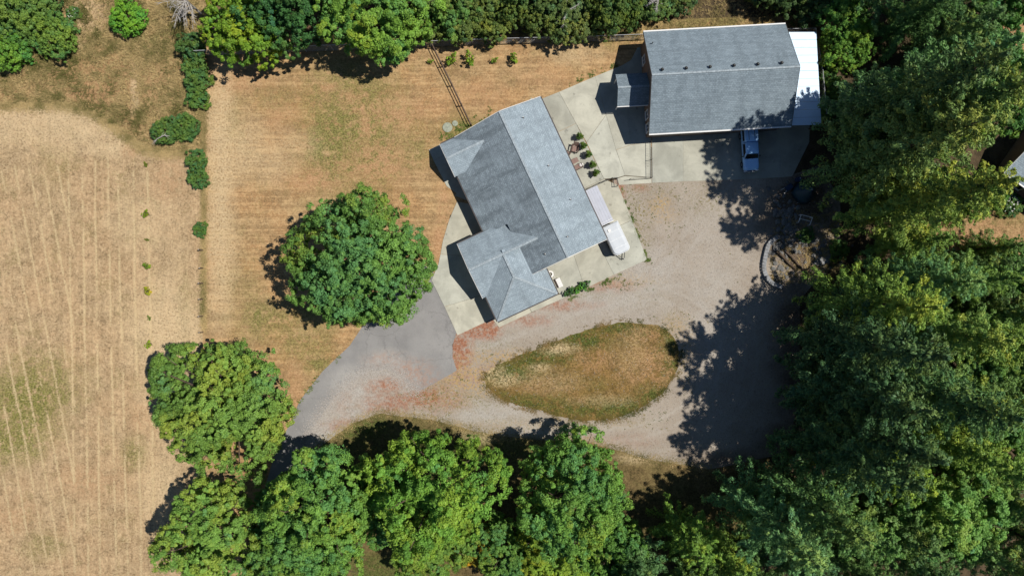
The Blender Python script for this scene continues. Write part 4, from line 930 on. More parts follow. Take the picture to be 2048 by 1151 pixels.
# conifers of the wood on the right and bottom right: base px, scale, crown colour (raised for sun, lowered for shade)
FIRS = [
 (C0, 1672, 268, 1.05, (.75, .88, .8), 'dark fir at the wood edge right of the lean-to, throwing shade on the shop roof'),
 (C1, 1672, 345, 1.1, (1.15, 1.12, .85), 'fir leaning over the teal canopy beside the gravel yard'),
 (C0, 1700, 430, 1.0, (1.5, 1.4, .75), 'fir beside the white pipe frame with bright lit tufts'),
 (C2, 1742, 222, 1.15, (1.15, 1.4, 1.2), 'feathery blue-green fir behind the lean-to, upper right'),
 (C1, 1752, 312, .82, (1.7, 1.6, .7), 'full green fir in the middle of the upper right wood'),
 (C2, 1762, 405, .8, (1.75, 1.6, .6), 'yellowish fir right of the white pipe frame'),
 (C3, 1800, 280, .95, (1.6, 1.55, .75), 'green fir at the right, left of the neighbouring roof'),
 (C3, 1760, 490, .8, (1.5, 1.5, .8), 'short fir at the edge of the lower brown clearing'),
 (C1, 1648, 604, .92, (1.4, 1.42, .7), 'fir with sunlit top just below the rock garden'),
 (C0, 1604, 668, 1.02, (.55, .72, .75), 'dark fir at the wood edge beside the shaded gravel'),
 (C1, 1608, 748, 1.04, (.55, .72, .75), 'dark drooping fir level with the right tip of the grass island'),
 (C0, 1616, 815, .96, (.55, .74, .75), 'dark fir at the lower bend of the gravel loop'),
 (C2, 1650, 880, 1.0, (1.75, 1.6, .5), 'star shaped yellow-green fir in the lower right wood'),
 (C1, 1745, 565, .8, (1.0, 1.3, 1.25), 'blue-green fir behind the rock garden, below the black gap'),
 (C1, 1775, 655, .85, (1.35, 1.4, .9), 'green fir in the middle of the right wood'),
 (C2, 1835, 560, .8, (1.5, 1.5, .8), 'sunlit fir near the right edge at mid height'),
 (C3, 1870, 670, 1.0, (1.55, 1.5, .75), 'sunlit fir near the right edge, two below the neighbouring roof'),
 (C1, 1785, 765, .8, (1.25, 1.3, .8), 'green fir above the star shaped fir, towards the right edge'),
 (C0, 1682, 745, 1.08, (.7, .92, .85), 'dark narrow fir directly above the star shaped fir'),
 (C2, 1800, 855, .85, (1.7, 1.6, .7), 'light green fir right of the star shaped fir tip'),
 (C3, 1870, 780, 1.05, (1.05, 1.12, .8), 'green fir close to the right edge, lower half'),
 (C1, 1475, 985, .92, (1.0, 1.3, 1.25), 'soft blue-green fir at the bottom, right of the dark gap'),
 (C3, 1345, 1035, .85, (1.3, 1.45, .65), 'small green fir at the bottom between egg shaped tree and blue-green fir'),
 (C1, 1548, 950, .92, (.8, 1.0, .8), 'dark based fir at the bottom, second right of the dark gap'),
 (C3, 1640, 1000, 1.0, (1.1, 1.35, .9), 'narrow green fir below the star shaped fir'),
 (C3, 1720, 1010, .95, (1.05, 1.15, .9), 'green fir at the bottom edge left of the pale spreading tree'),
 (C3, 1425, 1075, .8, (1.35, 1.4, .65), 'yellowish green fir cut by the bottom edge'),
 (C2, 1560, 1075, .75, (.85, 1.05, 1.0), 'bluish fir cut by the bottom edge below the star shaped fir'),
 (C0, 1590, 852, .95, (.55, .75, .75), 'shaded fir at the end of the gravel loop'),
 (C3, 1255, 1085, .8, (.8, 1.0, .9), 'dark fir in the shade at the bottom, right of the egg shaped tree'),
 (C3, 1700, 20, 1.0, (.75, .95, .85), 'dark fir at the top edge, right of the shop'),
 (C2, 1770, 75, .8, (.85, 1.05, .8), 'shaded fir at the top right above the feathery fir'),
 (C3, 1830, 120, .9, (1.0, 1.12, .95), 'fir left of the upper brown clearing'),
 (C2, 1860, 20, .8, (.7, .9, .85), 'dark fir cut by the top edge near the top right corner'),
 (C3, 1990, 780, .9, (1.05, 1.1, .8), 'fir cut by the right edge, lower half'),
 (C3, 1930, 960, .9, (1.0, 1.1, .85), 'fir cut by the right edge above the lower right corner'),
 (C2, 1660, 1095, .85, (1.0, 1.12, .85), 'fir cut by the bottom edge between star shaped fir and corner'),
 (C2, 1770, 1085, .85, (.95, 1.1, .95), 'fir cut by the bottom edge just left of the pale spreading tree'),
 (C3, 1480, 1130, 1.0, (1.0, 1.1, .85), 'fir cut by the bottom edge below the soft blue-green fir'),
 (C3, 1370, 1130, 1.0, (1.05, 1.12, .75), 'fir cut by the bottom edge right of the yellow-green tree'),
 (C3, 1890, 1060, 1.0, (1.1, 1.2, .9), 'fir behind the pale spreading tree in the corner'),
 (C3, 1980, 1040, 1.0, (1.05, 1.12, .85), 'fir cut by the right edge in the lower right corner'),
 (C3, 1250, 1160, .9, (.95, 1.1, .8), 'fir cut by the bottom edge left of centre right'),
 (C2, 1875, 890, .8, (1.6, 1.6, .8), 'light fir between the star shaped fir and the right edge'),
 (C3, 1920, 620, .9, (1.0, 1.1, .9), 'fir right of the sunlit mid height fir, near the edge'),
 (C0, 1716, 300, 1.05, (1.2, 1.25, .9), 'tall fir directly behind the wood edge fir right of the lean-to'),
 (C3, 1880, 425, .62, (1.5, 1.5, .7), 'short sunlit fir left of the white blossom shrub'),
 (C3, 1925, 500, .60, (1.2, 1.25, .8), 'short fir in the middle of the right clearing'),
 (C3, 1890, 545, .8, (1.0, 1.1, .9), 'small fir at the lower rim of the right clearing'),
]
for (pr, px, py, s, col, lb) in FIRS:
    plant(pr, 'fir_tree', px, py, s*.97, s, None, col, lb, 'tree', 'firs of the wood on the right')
# --- bushes and shrubs
BUSH = [
 (S0, 268, 42, 1.25, .9, (1.0, 1.5, .6), 'round bright green bush alone in the rough meadow'),
 (S0, 60, 45, 1.9, 1.1, (.85, 1.0, .8), 'large dark green bush clump in the upper left corner'),
 (S0, 125, 82, 1.55, 1.0, (.95, 1.1, .75), 'green bramble bush below the white flowers'),
 (S0, 35, 105, 1.6, 1.0, (.85, 1.2, .65), 'bright green bush at left edge below the upper left clump'),
 (S0, 10, 20, 1.6, 1.2, (.6, .8, .75), 'very dark bush in the extreme upper left corner'),
 (S0, 95, 12, 1.5, 1.1, (.8, .95, .85), 'dull green bush at the top edge left of the white flowers'),
 (S1, 400, 140, 1.15, 1.0, (.75, .92, .75), 'upper shrub of the hedge line at the lawn corner by the fence'),
 (S1, 402, 170, 1.1, .9, (.75, .9, .7), 'second shrub down the hedge line beside the lawn'),
 (S1, 400, 200, 1.0, .85, (.75, .95, .7), 'third shrub down the hedge line beside the lawn'),
 (S0, 338, 265, .95, .8, (.65, .82, .7), 'left half of the wide dark shrub patch with a dead branch'),
 (S0, 376, 258, 1.0, .8, (.65, .84, .68), 'right half of the wide dark shrub patch, next to the lawn edge'),
 (S1, 398, 322, .95, .8, (.68, .85, .68), 'dark shrub below the wide patch on the lawn edge'),
 (S1, 402, 356, .95, .8, (.65, .84, .66), 'tapering dark shrub lowest of the upper hedge line'),
 (S1, 404, 460, .65, .7, (.62, .82, .62), 'lone small dark shrub on the lawn edge, lowest of the line'),
 (S1, 392, 100, 1.2, 1.2, (.65, .8, .75), 'shaded shrub at the left end of the chain fence'),
 (S0, 1990, 384, .8, .9, (.75, 1.1, .7), 'rounded dark green shrub beside the neighbouring house wall'),
 (S1, 1648, 150, 1.1, 1.0, (.7, .85, .7), 'shaded shrub just right of the lean-to, upper one by the fence'),
 (S0, 1660, 185, 1.0, 1.0, (.7, .9, .65), 'shaded shrub just right of the lean-to, middle of the fence side'),
 (S1, 1652, 225, 1.2, .9, (.65, .85, .65), 'shaded shrub right of the lean-to, lowest by the fence end'),
 (S1, 1672, 500, .9, .8, (.9, 1.0, .7), 'low shrub on the right side of the rock garden'),
 (S1, 1610, 470, .7, .6, (.7, .85, .7), 'low dark shrub among the stones of the rock garden'),
]
for (pr, px, py, s, sz, col, lb) in BUSH:
    plant(pr, 'shrub', px, py, s*.88, s*sz*.9, None, col, lb, 'shrub', None, ('stem', 'foliage'))
# --- planted saplings north of the house
for k, (px, py, s, lb) in enumerate([(862, 126, .55, 'tiny thin sapling left of the rail fence'), (906, 124, 1.15, 'leafy young sapling first right of the rail fence'), (942, 122, 1.2, 'leafy young sapling second right of the rail fence'),
                                     (990, 124, .65, 'small sparse sapling third right of the rail fence'), (1026, 122, 1.0, 'leafy young sapling farthest right of the rail fence')]):
    plant(S3, 'sapling', px, py, s*1.5, s*2.0, None, (2.0, 1.8, .6), lb, 'sapling', 'saplings planted north of the house', ('stem', 'foliage'))
ordn = ['topmost', 'second', 'third', 'fourth', 'fifth', 'sixth', 'seventh', 'eighth', 'lowest']
for k, (px, py, s, c) in enumerate([(294, 329, .6, (1.4, 1.1, .3)), (296, 428, 1.0, (1.7, 1.35, .3)), (296, 479, .5, (1.2, .9, .3)), (297, 533, 1.0, (1.4, 1.3, .35)), (298, 582, 1.1, (2.6, 1.6, .25)),
                                    (301, 635, .6, (1.0, 1.0, .35)), (302, 688, 1.0, (2.0, 1.6, .3)), (304, 742, .85, (1.5, 1.35, .4)), (307, 792, .75, (1.3, 1.2, .4))]):
    plant(S3, 'seedling', px, py, s*1.15, s*1.1, None, c, '%s yellow-green seedling in the row down the hay field edge' % ordn[k], 'seedling', 'seedlings along the hay field edge', ('stem', 'foliage'))
# --- patio: five potted shrubs
pot_me = MB(); pot_me.loft([[(math.cos(2*PI*k/14)*r, math.sin(2*PI*k/14)*r, z) for k in range(14)] for r, z in ((.17, 0), (.25, .40), (.28, .40), (.28, .46), (.22, .46), (.20, .40))])
pm = bpy.data.meshes.new('pot'); pm.from_pydata(pot_me.v, [], pot_me.f); pm.materials.append(M['terracotta'])
for k, (px, py, lb) in enumerate([(1158, 275, 'topmost potted shrub in the patio row'), (1165, 294, 'second potted shrub from the top, by the armchair'), (1175, 311, 'middle potted shrub of the patio row'),
                                  (1184, 331, 'fourth potted shrub, by the cushioned bench'), (1191, 348, 'lowest potted shrub of the row, nearest the black railing')]):
    o = plant(S2, 'potted_shrub', px, py, .82, .95, None, (.75, .85, .5), 'small round '+lb, 'potted plant', 'potted shrubs along the patio edge', ('stem', 'foliage'), .075)
    p = bpy.data.objects.new('pot', pm); C.objects.link(p); p.parent = o
# low hedge plants by the south patio
for k, (px, py, lb) in enumerate([(1137, 586, 'leftmost'), (1146, 581, 'second from left'), (1155, 577, 'brightest middle'), (1164, 573, 'second from right'), (1172, 570, 'rightmost')]):
    plant(S3, 'hedge_plant', px, py, 1.35, 1.15, None, [(.6, .8, .7), (.75, .95, .7), (1.0, 1.6, .6), (.8, 1.1, .7), (.6, .85, .75)][k], lb+' plant of the short green hedge on the south patio edge', 'hedge', 'hedge plants on the south patio edge', ('stem', 'foliage'), .075)

# --- dead trees
def dead_tree(name, px, py, H, spread, seed, label, n=26, ang=(0, 2*PI), r0=.16):
    r = random.Random(seed); x, y = G(px, py); o = empty(name, (x, y, 0), 0, label, 'dead tree')
    MB().tube([(0, 0, -.1), (.05, 0, H*.4), (0, .1, H*.8), (.1, 0, H)], [r0, r0*.8, r0*.5, r0*.2], 7).build('trunk', M['bark_grey'], o)
    for k in range(n):
        a = ang[0]+(ang[1]-ang[0])*r.random(); L = spread*r.uniform(.5, 1.05); z = H*r.uniform(.35, .98); p = [Vector((0, 0, z))]; d = Vector((math.cos(a), math.sin(a), r.uniform(.0, .5)))
        m = MB()
        for q in range(5):
            d = (d+Vector((r.uniform(-.25, .25), r.uniform(-.25, .25), -.10))).normalized(); p.append(p[-1]+d*L/5)
        m.tube(p, [.055, .048, .04, .032, .024, .010], 5)
        for q in range(1, 5):
            for w in range(2):
                e = p[q]+(d+Vector((r.uniform(-1, 1), r.uniform(-1, 1), r.uniform(-.2, .4)))).normalized()*L*r.uniform(.12, .28)
                m.tube([p[q], (p[q]+e)/2+Vector((0, 0, .05)), e], [.028, .022, .008], 4)
        m.build('branch', M['bark_grey'], o)
dead_tree('dead_tree', 402, 28, 4.5, 3.4, 5, 'bare silver dead tree with spreading branches at the top left', 26, (math.radians(140), math.radians(300)))
dead_tree('dead_tree', 1128, 52, 5.2, 2.0, 8, 'bare grey twigs poking from the scrub at top centre', 20)
dead_tree('dead_tree', 1300, 30, 5.4, 1.8, 12, 'bare grey twigs at the top edge beside the shop corner', 18)
dead_tree('dead_tree', 492, 62, 6.0, 1.6, 15, 'bare twigs behind the yellow-green fence tree', 12)
o = empty('dead_branch', (*G(338, 278), 0), 0, 'grey fallen dead branch lying on the wide dark shrub patch', 'branch')
m = MB(); m.tube([(-1.5, -.9, 1.2), (-.7, -.3, 1.5), (.3, .1, 1.7), (.9, .0, 1.6)], [.02, .05, .06, .03], 6); m.build('limb', M['bark_grey'], o)
m = MB()
for a, b in (((-.7, -.3, 1.5), (-1.3, -1.1, 1.3)), ((.3, .1, 1.7), (.5, .6, 1.6)), ((-.2, -.1, 1.6), (.2, .5, 1.65)), ((.3, .1, 1.7), (.9, -.35, 1.55)), ((-.9, -.45, 1.4), (-1.6, -.6, 1.2))): m.tube([a, b], [.03, .008], 4)
m.build('twigs', M['bark_grey'], o)

# ------------------------------------------------------------------ fences and railings
def chain_fence(pts, label, h=1.9, step=3.0):
    o = empty('chain_link_fence', (*pts[0], 0), 0, label, 'fence'); P = [Vector((p[0]-pts[0][0], p[1]-pts[0][1], 0)) for p in pts]
    rail = MB(); wire = MB()
    for i in range(len(P)-1):
        a, b = P[i], P[i+1]; L = (b-a).length; d = (b-a)/L
        rail.tube([a+Vector((0, 0, h)), b+Vector((0, 0, h))], .035, 6)
        k = int(L/step)
        for j in range(k+1 if i == len(P)-2 else k):
            q = a+d*(L*j/k); MB().tube([q, q+Vector((0, 0, h+.05))], .04, 6).build('post', M['steel'], o)
        s = .22; n = int(L/s)
        for j in range(-int(h/s), n):
            for sg in (1, -1):
                t0 = j*s; t1 = t0+h; z0, z1 = (.03, h) if sg > 0 else (h, .03)
                if t1 < 0 or t0 > L: continue
                u0 = max(0, t0); u1 = min(L, t1); f0 = (u0-t0)/h; f1 = (u1-t0)/h
                wire.bar(a+d*u0+Vector((0, 0, z0+(z1-z0)*f0)), a+d*u1+Vector((0, 0, z0+(z1-z0)*f1)), .010)
    rail.build('top_rail', M['steel'], o); wire.build('wire_mesh', M['steel'], o)
FN = [G(402, 112), G(560, 105), G(720, 99), G(862, 93), G(1000, 88), G(1160, 84), G(1275, 80)]
chain_fence(FN, 'long chain-link fence along the top of the lawn')
chain_fence([G(1278, 80), G(1440, 72), G(1618, 68), G(1632, 150), G(1640, 235)], 'chain-link fence passing behind the shop and round the lean-to')

def rail_fence(name, pts, label, h=1.15, step=2.6, mat='black', pickets=0.0, rails=(.15, .62, 1.0), w=.05):
    o = empty(name, (*pts[0], 0), 0, label, 'fence'); P = [Vector((p[0]-pts[0][0], p[1]-pts[0][1], 0)) for p in pts]
    for i in range(len(P)-1):
        a, b = P[i], P[i+1]; L = (b-a).length; d = (b-a)/L
        for r in rails: MB().bar(a+Vector((0, 0, h*r)), b+Vector((0, 0, h*r)), w).build('rail', M[mat], o)
        k = max(1, round(L/step))
        for j in range(k+1):
            if j == 0 and i: continue
            MB().bar(a+d*(L*j/k), a+d*(L*j/k)+Vector((0, 0, h+.04)), w*1.6).build('post', M[mat], o)
        if pickets:
            n = int(L/pickets)
            for j in range(1, n): MB().bar(a+d*(L*j/n)+Vector((0, 0, h*rails[0])), a+d*(L*j/n)+Vector((0, 0, h*rails[-1]-.03)), .016).build('picket', M[mat], o)
rail_fence('rail_fence', [G(867, 96), G(905, 172), G(943, 252)], 'dark brown rail fence running from the chain fence down to the house', 1.25, 2.4, 'fence_wood', 0, (.08, .5, 1.0), .075)
rail_fence('metal_railing', [G(1300, 284), G(1301, 357), G(1258, 360)], 'black metal railing bounding the concrete by the shop corner', 1.1, 2.2, 'black', .2, (.1, 1.0), .04)
rail_fence('metal_railing', [G(1172, 380), G(1205, 365), G(1222, 358)], 'black metal railing between patio and lavender roof', 1.05, 1.6, 'black', .2, (.1, 1.0), .04)
rail_fence('metal_railing', [G(1222, 358), G(1232, 358), G(1233, 373)], 'short black stair handrail at the gravel corner', 1.1, .9, 'black', 0, (.55, 1.0), .045)
# field fence posts
for k, (py, s) in enumerate([(500, 1), (536, .9), (566, 1), (598, .95), (632, 1.05), (664, .9)]):
    x, y = G(406, py); o = empty('fence_post', (x, y, 0), RND.uniform(0, 3), 'weathered wooden post on the field boundary, %s from the top' % ['first', 'second', 'third', 'fourth', 'fifth', 'sixth'][k], 'post', 'posts on the field boundary')
    MB().tube([(0, 0, -.1), (.02, .01, .6*s), (.03, 0, 1.2*s)], [.08, .075, .07], 7).build('shaft', M['fence_wood'], o)
    MB().tube([(.03, 0, 1.2*s), (.03, 0, 1.25*s)], [.07, .04], 7).build('top', M['bark_grey'], o)

# ------------------------------------------------------------------ patio furniture
def chair(px, py, rz, label, s=1.0):
    x, y = G(px, py); o = empty('garden_armchair', (x, y, .075), rz, label, 'chair', 'patio seats'); o.scale = (s, s, s)
    for k in range(5): MB().box((0, -.26+.13*k, .40-.012*k), (.56, .115, .03)).build('seat_slat', M['wood_pink'], o)
    for k in range(5): MB().box((-.24+.12*k, .50, .72), (.11, .03, .75), rx=-.38).build('back_slat', M['wood_pink'], o)
    for q in (-1, 1):
        MB().box((q*.37, .02, .60), (.13, .86, .03)).build('armrest', M['wood_dark'], o)
        MB().box((q*.34, -.34, .29), (.06, .09, .58)).build('leg', M['wood_dark'], o); MB().box((q*.34, .36, .29), (.06, .09, .58)).build('leg', M['wood_dark'], o)
    MB().box((0, -.37, .34), (.62, .03, .12)).build('apron', M['wood_dark'], o)
    return o
chair(1149, 299, math.radians(-12), 'brown slatted armchair on the patio beside the second potted shrub', 1.1)
chair(1132, 309, math.radians(150), 'brown slatted armchair half hidden under the house eave', 1.05)
x, y = G(1147, 324); o = empty('patio_table', (x, y, .075), math.radians(28), 'low rectangular brown slatted table between chair and bench on the patio', 'table')
for k in range(5): MB().box((0, -.24+.12*k, .44), (1.15, .11, .03)).build('top_slat', M['wood_pink'], o)
for a in (-1, 1):
    for b in (-1, 1): MB().box((a*.5, b*.22, .21), (.06, .06, .42)).build('leg', M['wood_dark'], o)
x, y = G(1152, 336); o = empty('patio_bench', (x, y, .075), math.radians(28), 'brown patio bench with two white cushions nearest the house eave', 'bench')
for k in range(4): MB().box((0, -.2+.13*k, .42), (1.5, .12, .03)).build('seat_slat', M['wood_pink'], o)
for k in range(3): MB().box((0, -.34-.03*k, .58+.14*k), (1.5, .03, .11)).build('back_slat', M['wood_dark'], o)
for a in (-1, 1):
    MB().box((a*.75, -.05, .62), (.07, .62, .04)).build('armrest', M['wood_dark'], o)
    for b in (-.28, .22): MB().box((a*.75, b, .3), (.06, .06, .6)).build('leg', M['wood_dark'], o)
for a, rz in ((-.52, .3), (.66, -.5)):
    m = MB(); m.loft([rrect(-.2, .2, -.17, .17, .08, .0), rrect(-.26, .26, -.22, .22, .1, .08), rrect(-.2, .2, -.17, .17, .08, .16)])
    cu = m.build('white_cushion', M['cushion'], None, True); p = o.matrix_basis @ Vector((a, -.02, .44)); cu.location = p; cu.rotation_euler = (0, 0, rz+math.radians(28))
    tag(cu, 'white cushion at the %s end of the brown patio bench' % ('house' if a < 0 else 'outer'), 'cushion', 'cushions on the patio bench')
# white bench by the garage
x, y = G(1118, 565); o = empty('white_bench', (x, y, .075), math.radians(25+90), 'white bench standing against the garage east wall', 'bench')
for k in range(4): MB().box((0, -.22+.14*k, .44), (1.15, .13, .035)).build('seat_slat', M['white'], o)
for k in range(3): MB().box((0, .33+.02*k, .58+.13*k), (1.15, .03, .11)).build('back_slat', M['wood_dark'], o)
for a in (-1, 1):
    for b in (-.2, .28): MB().box((a*.5, b, .21), (.06, .06, .42)).build('leg', M['white'], o)
x, y = G(1100, 548); o = empty('garden_hose', (x, y, .075), 0, 'white coiled hose in the corner of house and garage', 'hose')
for k in range(4):
    m = MB(); m.tube([(math.cos(2*PI*j/20)*(.42-.05*k), math.sin(2*PI*j/20)*(.42-.05*k), .05+.05*k) for j in range(21)], .035, 6); m.build('coil', M['white'], o, True)
m = MB(); m.tube(catmull([(.4, 0, .04), (.7, -.8, .03), (1.2, -1.5, .03), (2.3, -1.9, .03)], 6, False), .02, 5); m.build('loose_end', M['steel'], o, True)
# septic lids
for px, py, r, lb in ((895, 255, .62, 'larger round greenish concrete lid in the grass by the house corner'), (910, 247, .36, 'smaller pale round lid beside the larger concrete lid')):
    x, y = G(px, py); o = empty('access_lid', (x, y, 0), 0, lb, 'lid', 'lids in the grass by the house')
    m = MB(); m.loft([[(math.cos(2*PI*k/20)*q, math.sin(2*PI*k/20)*q, z) for k in range(20)] for q, z in ((r, 0), (r, .08), (r*.94, .11))]); m.build('cover', M['lid'], o)
    MB().tube([(-.1, 0, .11), (-.1, 0, .16), (.1, 0, .16), (.1, 0, .11)], .015, 5).build('handle', M['steel'], o)

# ------------------------------------------------------------------ rock garden and odds and ends by the wood
rg = empty('rock_garden', (*G(1580, 500), 0), 0, 'rock garden of grey stones beside the shaded gravel yard', 'rock garden')
gx, gy = G(1580, 500)
def rock_mesh(seed):
    r = random.Random(seed); bm = bmesh.new(); bmesh.ops.create_icosphere(bm, subdivisions=1, radius=1)
    for v in bm.verts: v.co *= r.uniform(.72, 1.12); v.co.z *= .6
    me = bpy.data.meshes.new('stone'); bm.to_mesh(me); bm.free(); me.materials.append(M['stone']); return me
rocks = [rock_mesh(k) for k in range(7)]
rr = random.Random(4)
for k in range(210):
    t = rr.random()
    if t < .5: px, py = rr.gauss(1570, 14), rr.gauss(440, 26)
    elif t < .72: px, py = rr.gauss(1600, 26), rr.gauss(480, 12)
    elif t < .9: px, py = rr.gauss(1560, 12), rr.gauss(520, 22)
    else: px, py = rr.gauss(1640, 20), rr.gauss(515, 14)
    x, y = G(px, py); o = bpy.data.objects.new('stone', rocks[k % 7]); C.objects.link(o); o.parent = rg
    s = rr.uniform(.12, .34)*(1.5 if rr.random() < .12 else 1); o.location = (x-gx, y-gy, .03+s*.3); o.scale = (s*rr.uniform(.8, 1.4), s, s*rr.uniform(.7, 1.1)); o.rotation_euler = (0, 0, rr.uniform(0, 6))
kw = empty('retaining_wall', (*G(1545, 530), 0), 0, 'curved grey concrete edging wall round the rock garden', 'wall')
kx, ky = G(1545, 530)
arc = [G(*p) for p in catmull([(1552, 474), (1536, 488), (1529, 512), (1526, 536), (1533, 556), (1546, 568), (1562, 574)], 4, False)]
for i in range(len(arc)-1):
    a = Vector((arc[i][0]-kx, arc[i][1]-ky, .22)); b = Vector((arc[i+1][0]-kx, arc[i+1][1]-ky, .22)); d = (b-a).normalized()*.012
    MB().bar(a+d, b-d, .5, .46).build('block', M['wallblock'], kw)
for px, py, a, L, r, lb in ((1570, 520, -.75, 3.2, .17, 'old log lying across the rock garden'), (1590, 524, -.8, 3.6, .12, 'thinner log right of the old log in the rock garden')):
    x, y = G(px, py); o = empty('log', (x, y, .3), a, lb, 'log')
    MB().tube([(-L/2, 0, 0), (-L*.2, .05, .05), (L*.2, -.04, 0), (L/2, .03, -.03)], [r, r*.95, r*.9, r*.7], 9).build('trunk', M['bark'], o)
    MB().tube([(L*.2, 0, .05), (L*.32, .3, .3)], [r*.35, r*.2], 6).build('branch_stub', M['bark'], o)
x, y = G(1606, 385); o = empty('conical_canopy', (x, y, 0), 0, 'dark teal cone shaped fabric canopy at the edge of the wood', 'canopy')
m = MB(); rings = []
for f, z in ((1.0, .25), (.82, .75), (.5, 1.5), (.22, 2.15), (.03, 2.5)):
    rings.append([(math.cos(2*PI*k/24)*1.55*f*(1-.07*abs(math.sin(4*PI*k/24))), math.sin(2*PI*k/24)*1.55*f*(1-.07*abs(math.sin(4*PI*k/24))), z) for k in range(24)])
m.loft(rings); m.build('fabric', M['teal'], o, True)
MB().tube([(0, 0, 0), (0, 0, 2.75)], .035, 8).build('pole', M['steel'], o)
for k in range(6): MB().tube([(math.cos(k*PI/3)*1.5, math.sin(k*PI/3)*1.5, 0), (math.cos(k*PI/3)*1.5, math.sin(k*PI/3)*1.5, .32)], .03, 6).build('leg', M['steel'], o)
x, y = G(1593, 360); o = empty('barrel', (x, y, 0), 0, 'dark blue plastic barrel behind the teal canopy', 'barrel')
m = MB(); m.loft([[(math.cos(2*PI*k/18)*r, math.sin(2*PI*k/18)*r, z) for k in range(18)] for r, z in ((.26, 0), (.31, .2), (.33, .45), (.31, .7), (.27, .9), (.24, .9), (.24, .86))]); m.build('drum', M['barrel_blue'], o)
MB().tube([(.1, .1, .86), (.1, .1, .92)], .05, 8).build('cap', M['white'], o)
x, y = G(1574, 376); o = empty('wheelbarrow', (x, y, .03), .6, 'small wheelbarrow with pale handles left of the teal canopy', 'wheelbarrow')
m = MB(); m.loft([rrect(-.28, .3, -.2, .2, .06, .3), rrect(-.45, .5, -.32, .32, .08, .58)]); m.build('tray', M['barrel_blue'], o)
for a in (-1, 1): MB().bar((.55, a*.1, .2), (-.95, a*.3, .52), .04).build('handle', M['white'], o); MB().bar((-.3, a*.2, .35), (-.35, a*.22, 0), .03).build('leg', M['steel'], o)
MB().tube([(.6, -.05, .18), (.6, .05, .18)], .18, 14).build('wheel', M['tyre'], o)
x, y = G(1606, 440); o = empty('pipe_frame', (x, y, 0), math.radians(-14), 'white pipe bench frame beside the rock garden', 'frame')
for z, dy in ((.45, 0), (.9, .42)):
    m = MB(); m.tube([(-.72, dy, z), (.72, dy, z)], .045, 8); m.build('rail', M['white'], o)
for a in (-1, 1):
    MB().tube([(a*.72, -.5, 0), (a*.72, -.5, .62), (a*.72, .42, .9)], .045, 8).build('side', M['white'], o); MB().tube([(a*.72, .42, 0), (a*.72, .42, .9)], .045, 8).build('leg', M['white'], o)
# stepping slab in the rock garden clearing
x, y = G(1640, 522); m = MB(); m.prism([(-.9, -.45), (.1, -.6), (.95, -.1), (.8, .45), (-.3, .55)], 0, .12); o = m.build('flagstone', M['wallblock']); o.location = (x, y, .03); tag(o, 'flat grey flagstone in the sunlit right part of the rock garden', 'stone')

# neighbouring house at the right edge
na = math.radians(-35); nx, ny = G(2009, 345, 3.0)
nb = empty('neighbour_house', (nx, ny, 0), na, 'grey shingle roof corner with white gutter at the right edge', 'house')
slab_roof('roof_slope', [(0, 0, 3), (14, 0, 3), (14, 4.5, 4.9), (0, 4.5, 4.9)], M['shingle'], nb, .14, (1, 0, 0))
slab_roof('roof_slope', [(14, 9, 3), (0, 9, 3), (0, 4.5, 4.9), (14, 4.5, 4.9)], M['shingle'], nb, .14, (1, 0, 0))
gutter(nb, (0, -.08, 2.95), (14, -.08, 2.95), M['white'], .16); fascia(nb, (-.04, 0, 2.9), (-.04, 4.5, 4.8), M['white'])
wallring(nb, [(.5, .5), (13.5, .5), (13.5, 8.5), (.5, 8.5)], 0, 2.85, M['wall_brown']); gable_wall(nb, [(.5, .55, 2.86), (.5, 8.45, 2.86), (.5, 4.5, 4.6)], M['wall_brown'])
window(nb, (3.0, .42, 1.5), 1.3, 1.1, (1, 0, 0), (0, -1, 0))
def flowering(px, py, s, n, seed, label, R=1.1):
    o = plant(S1, 'flowering_shrub', px, py, s, s*.7, None, (.7, .85, .7), label, 'shrub', None, ('stem', 'foliage'))
    r = random.Random(seed); m = MB()
    for k in range(n):
        a = r.uniform(0, 2*PI); d = R*math.sqrt(r.random()); q = r.uniform(.05, .10); z = 1.6*math.sqrt(max(0, 1-(d/R/1.25)**2))
        m.loft([[(d*math.cos(a)+q*math.cos(t*PI/3), d*math.sin(a)+q*math.sin(t*PI/3), z+.25) for t in range(6)], [(d*math.cos(a)+q*.5*math.cos(t*PI/3), d*math.sin(a)+q*.5*math.sin(t*PI/3), z+.32) for t in range(6)]])
    f = m.build('blossoms', M['blossom'], o); f['kind'] = 'stuff'
flowering(2012, 410, .95, 60, 1, 'shrub covered in white blossoms below the neighbouring roof', 1.2)
flowering(150, 30, .55, 26, 2, 'small white flowering bramble by the upper left bushes', 1.2)

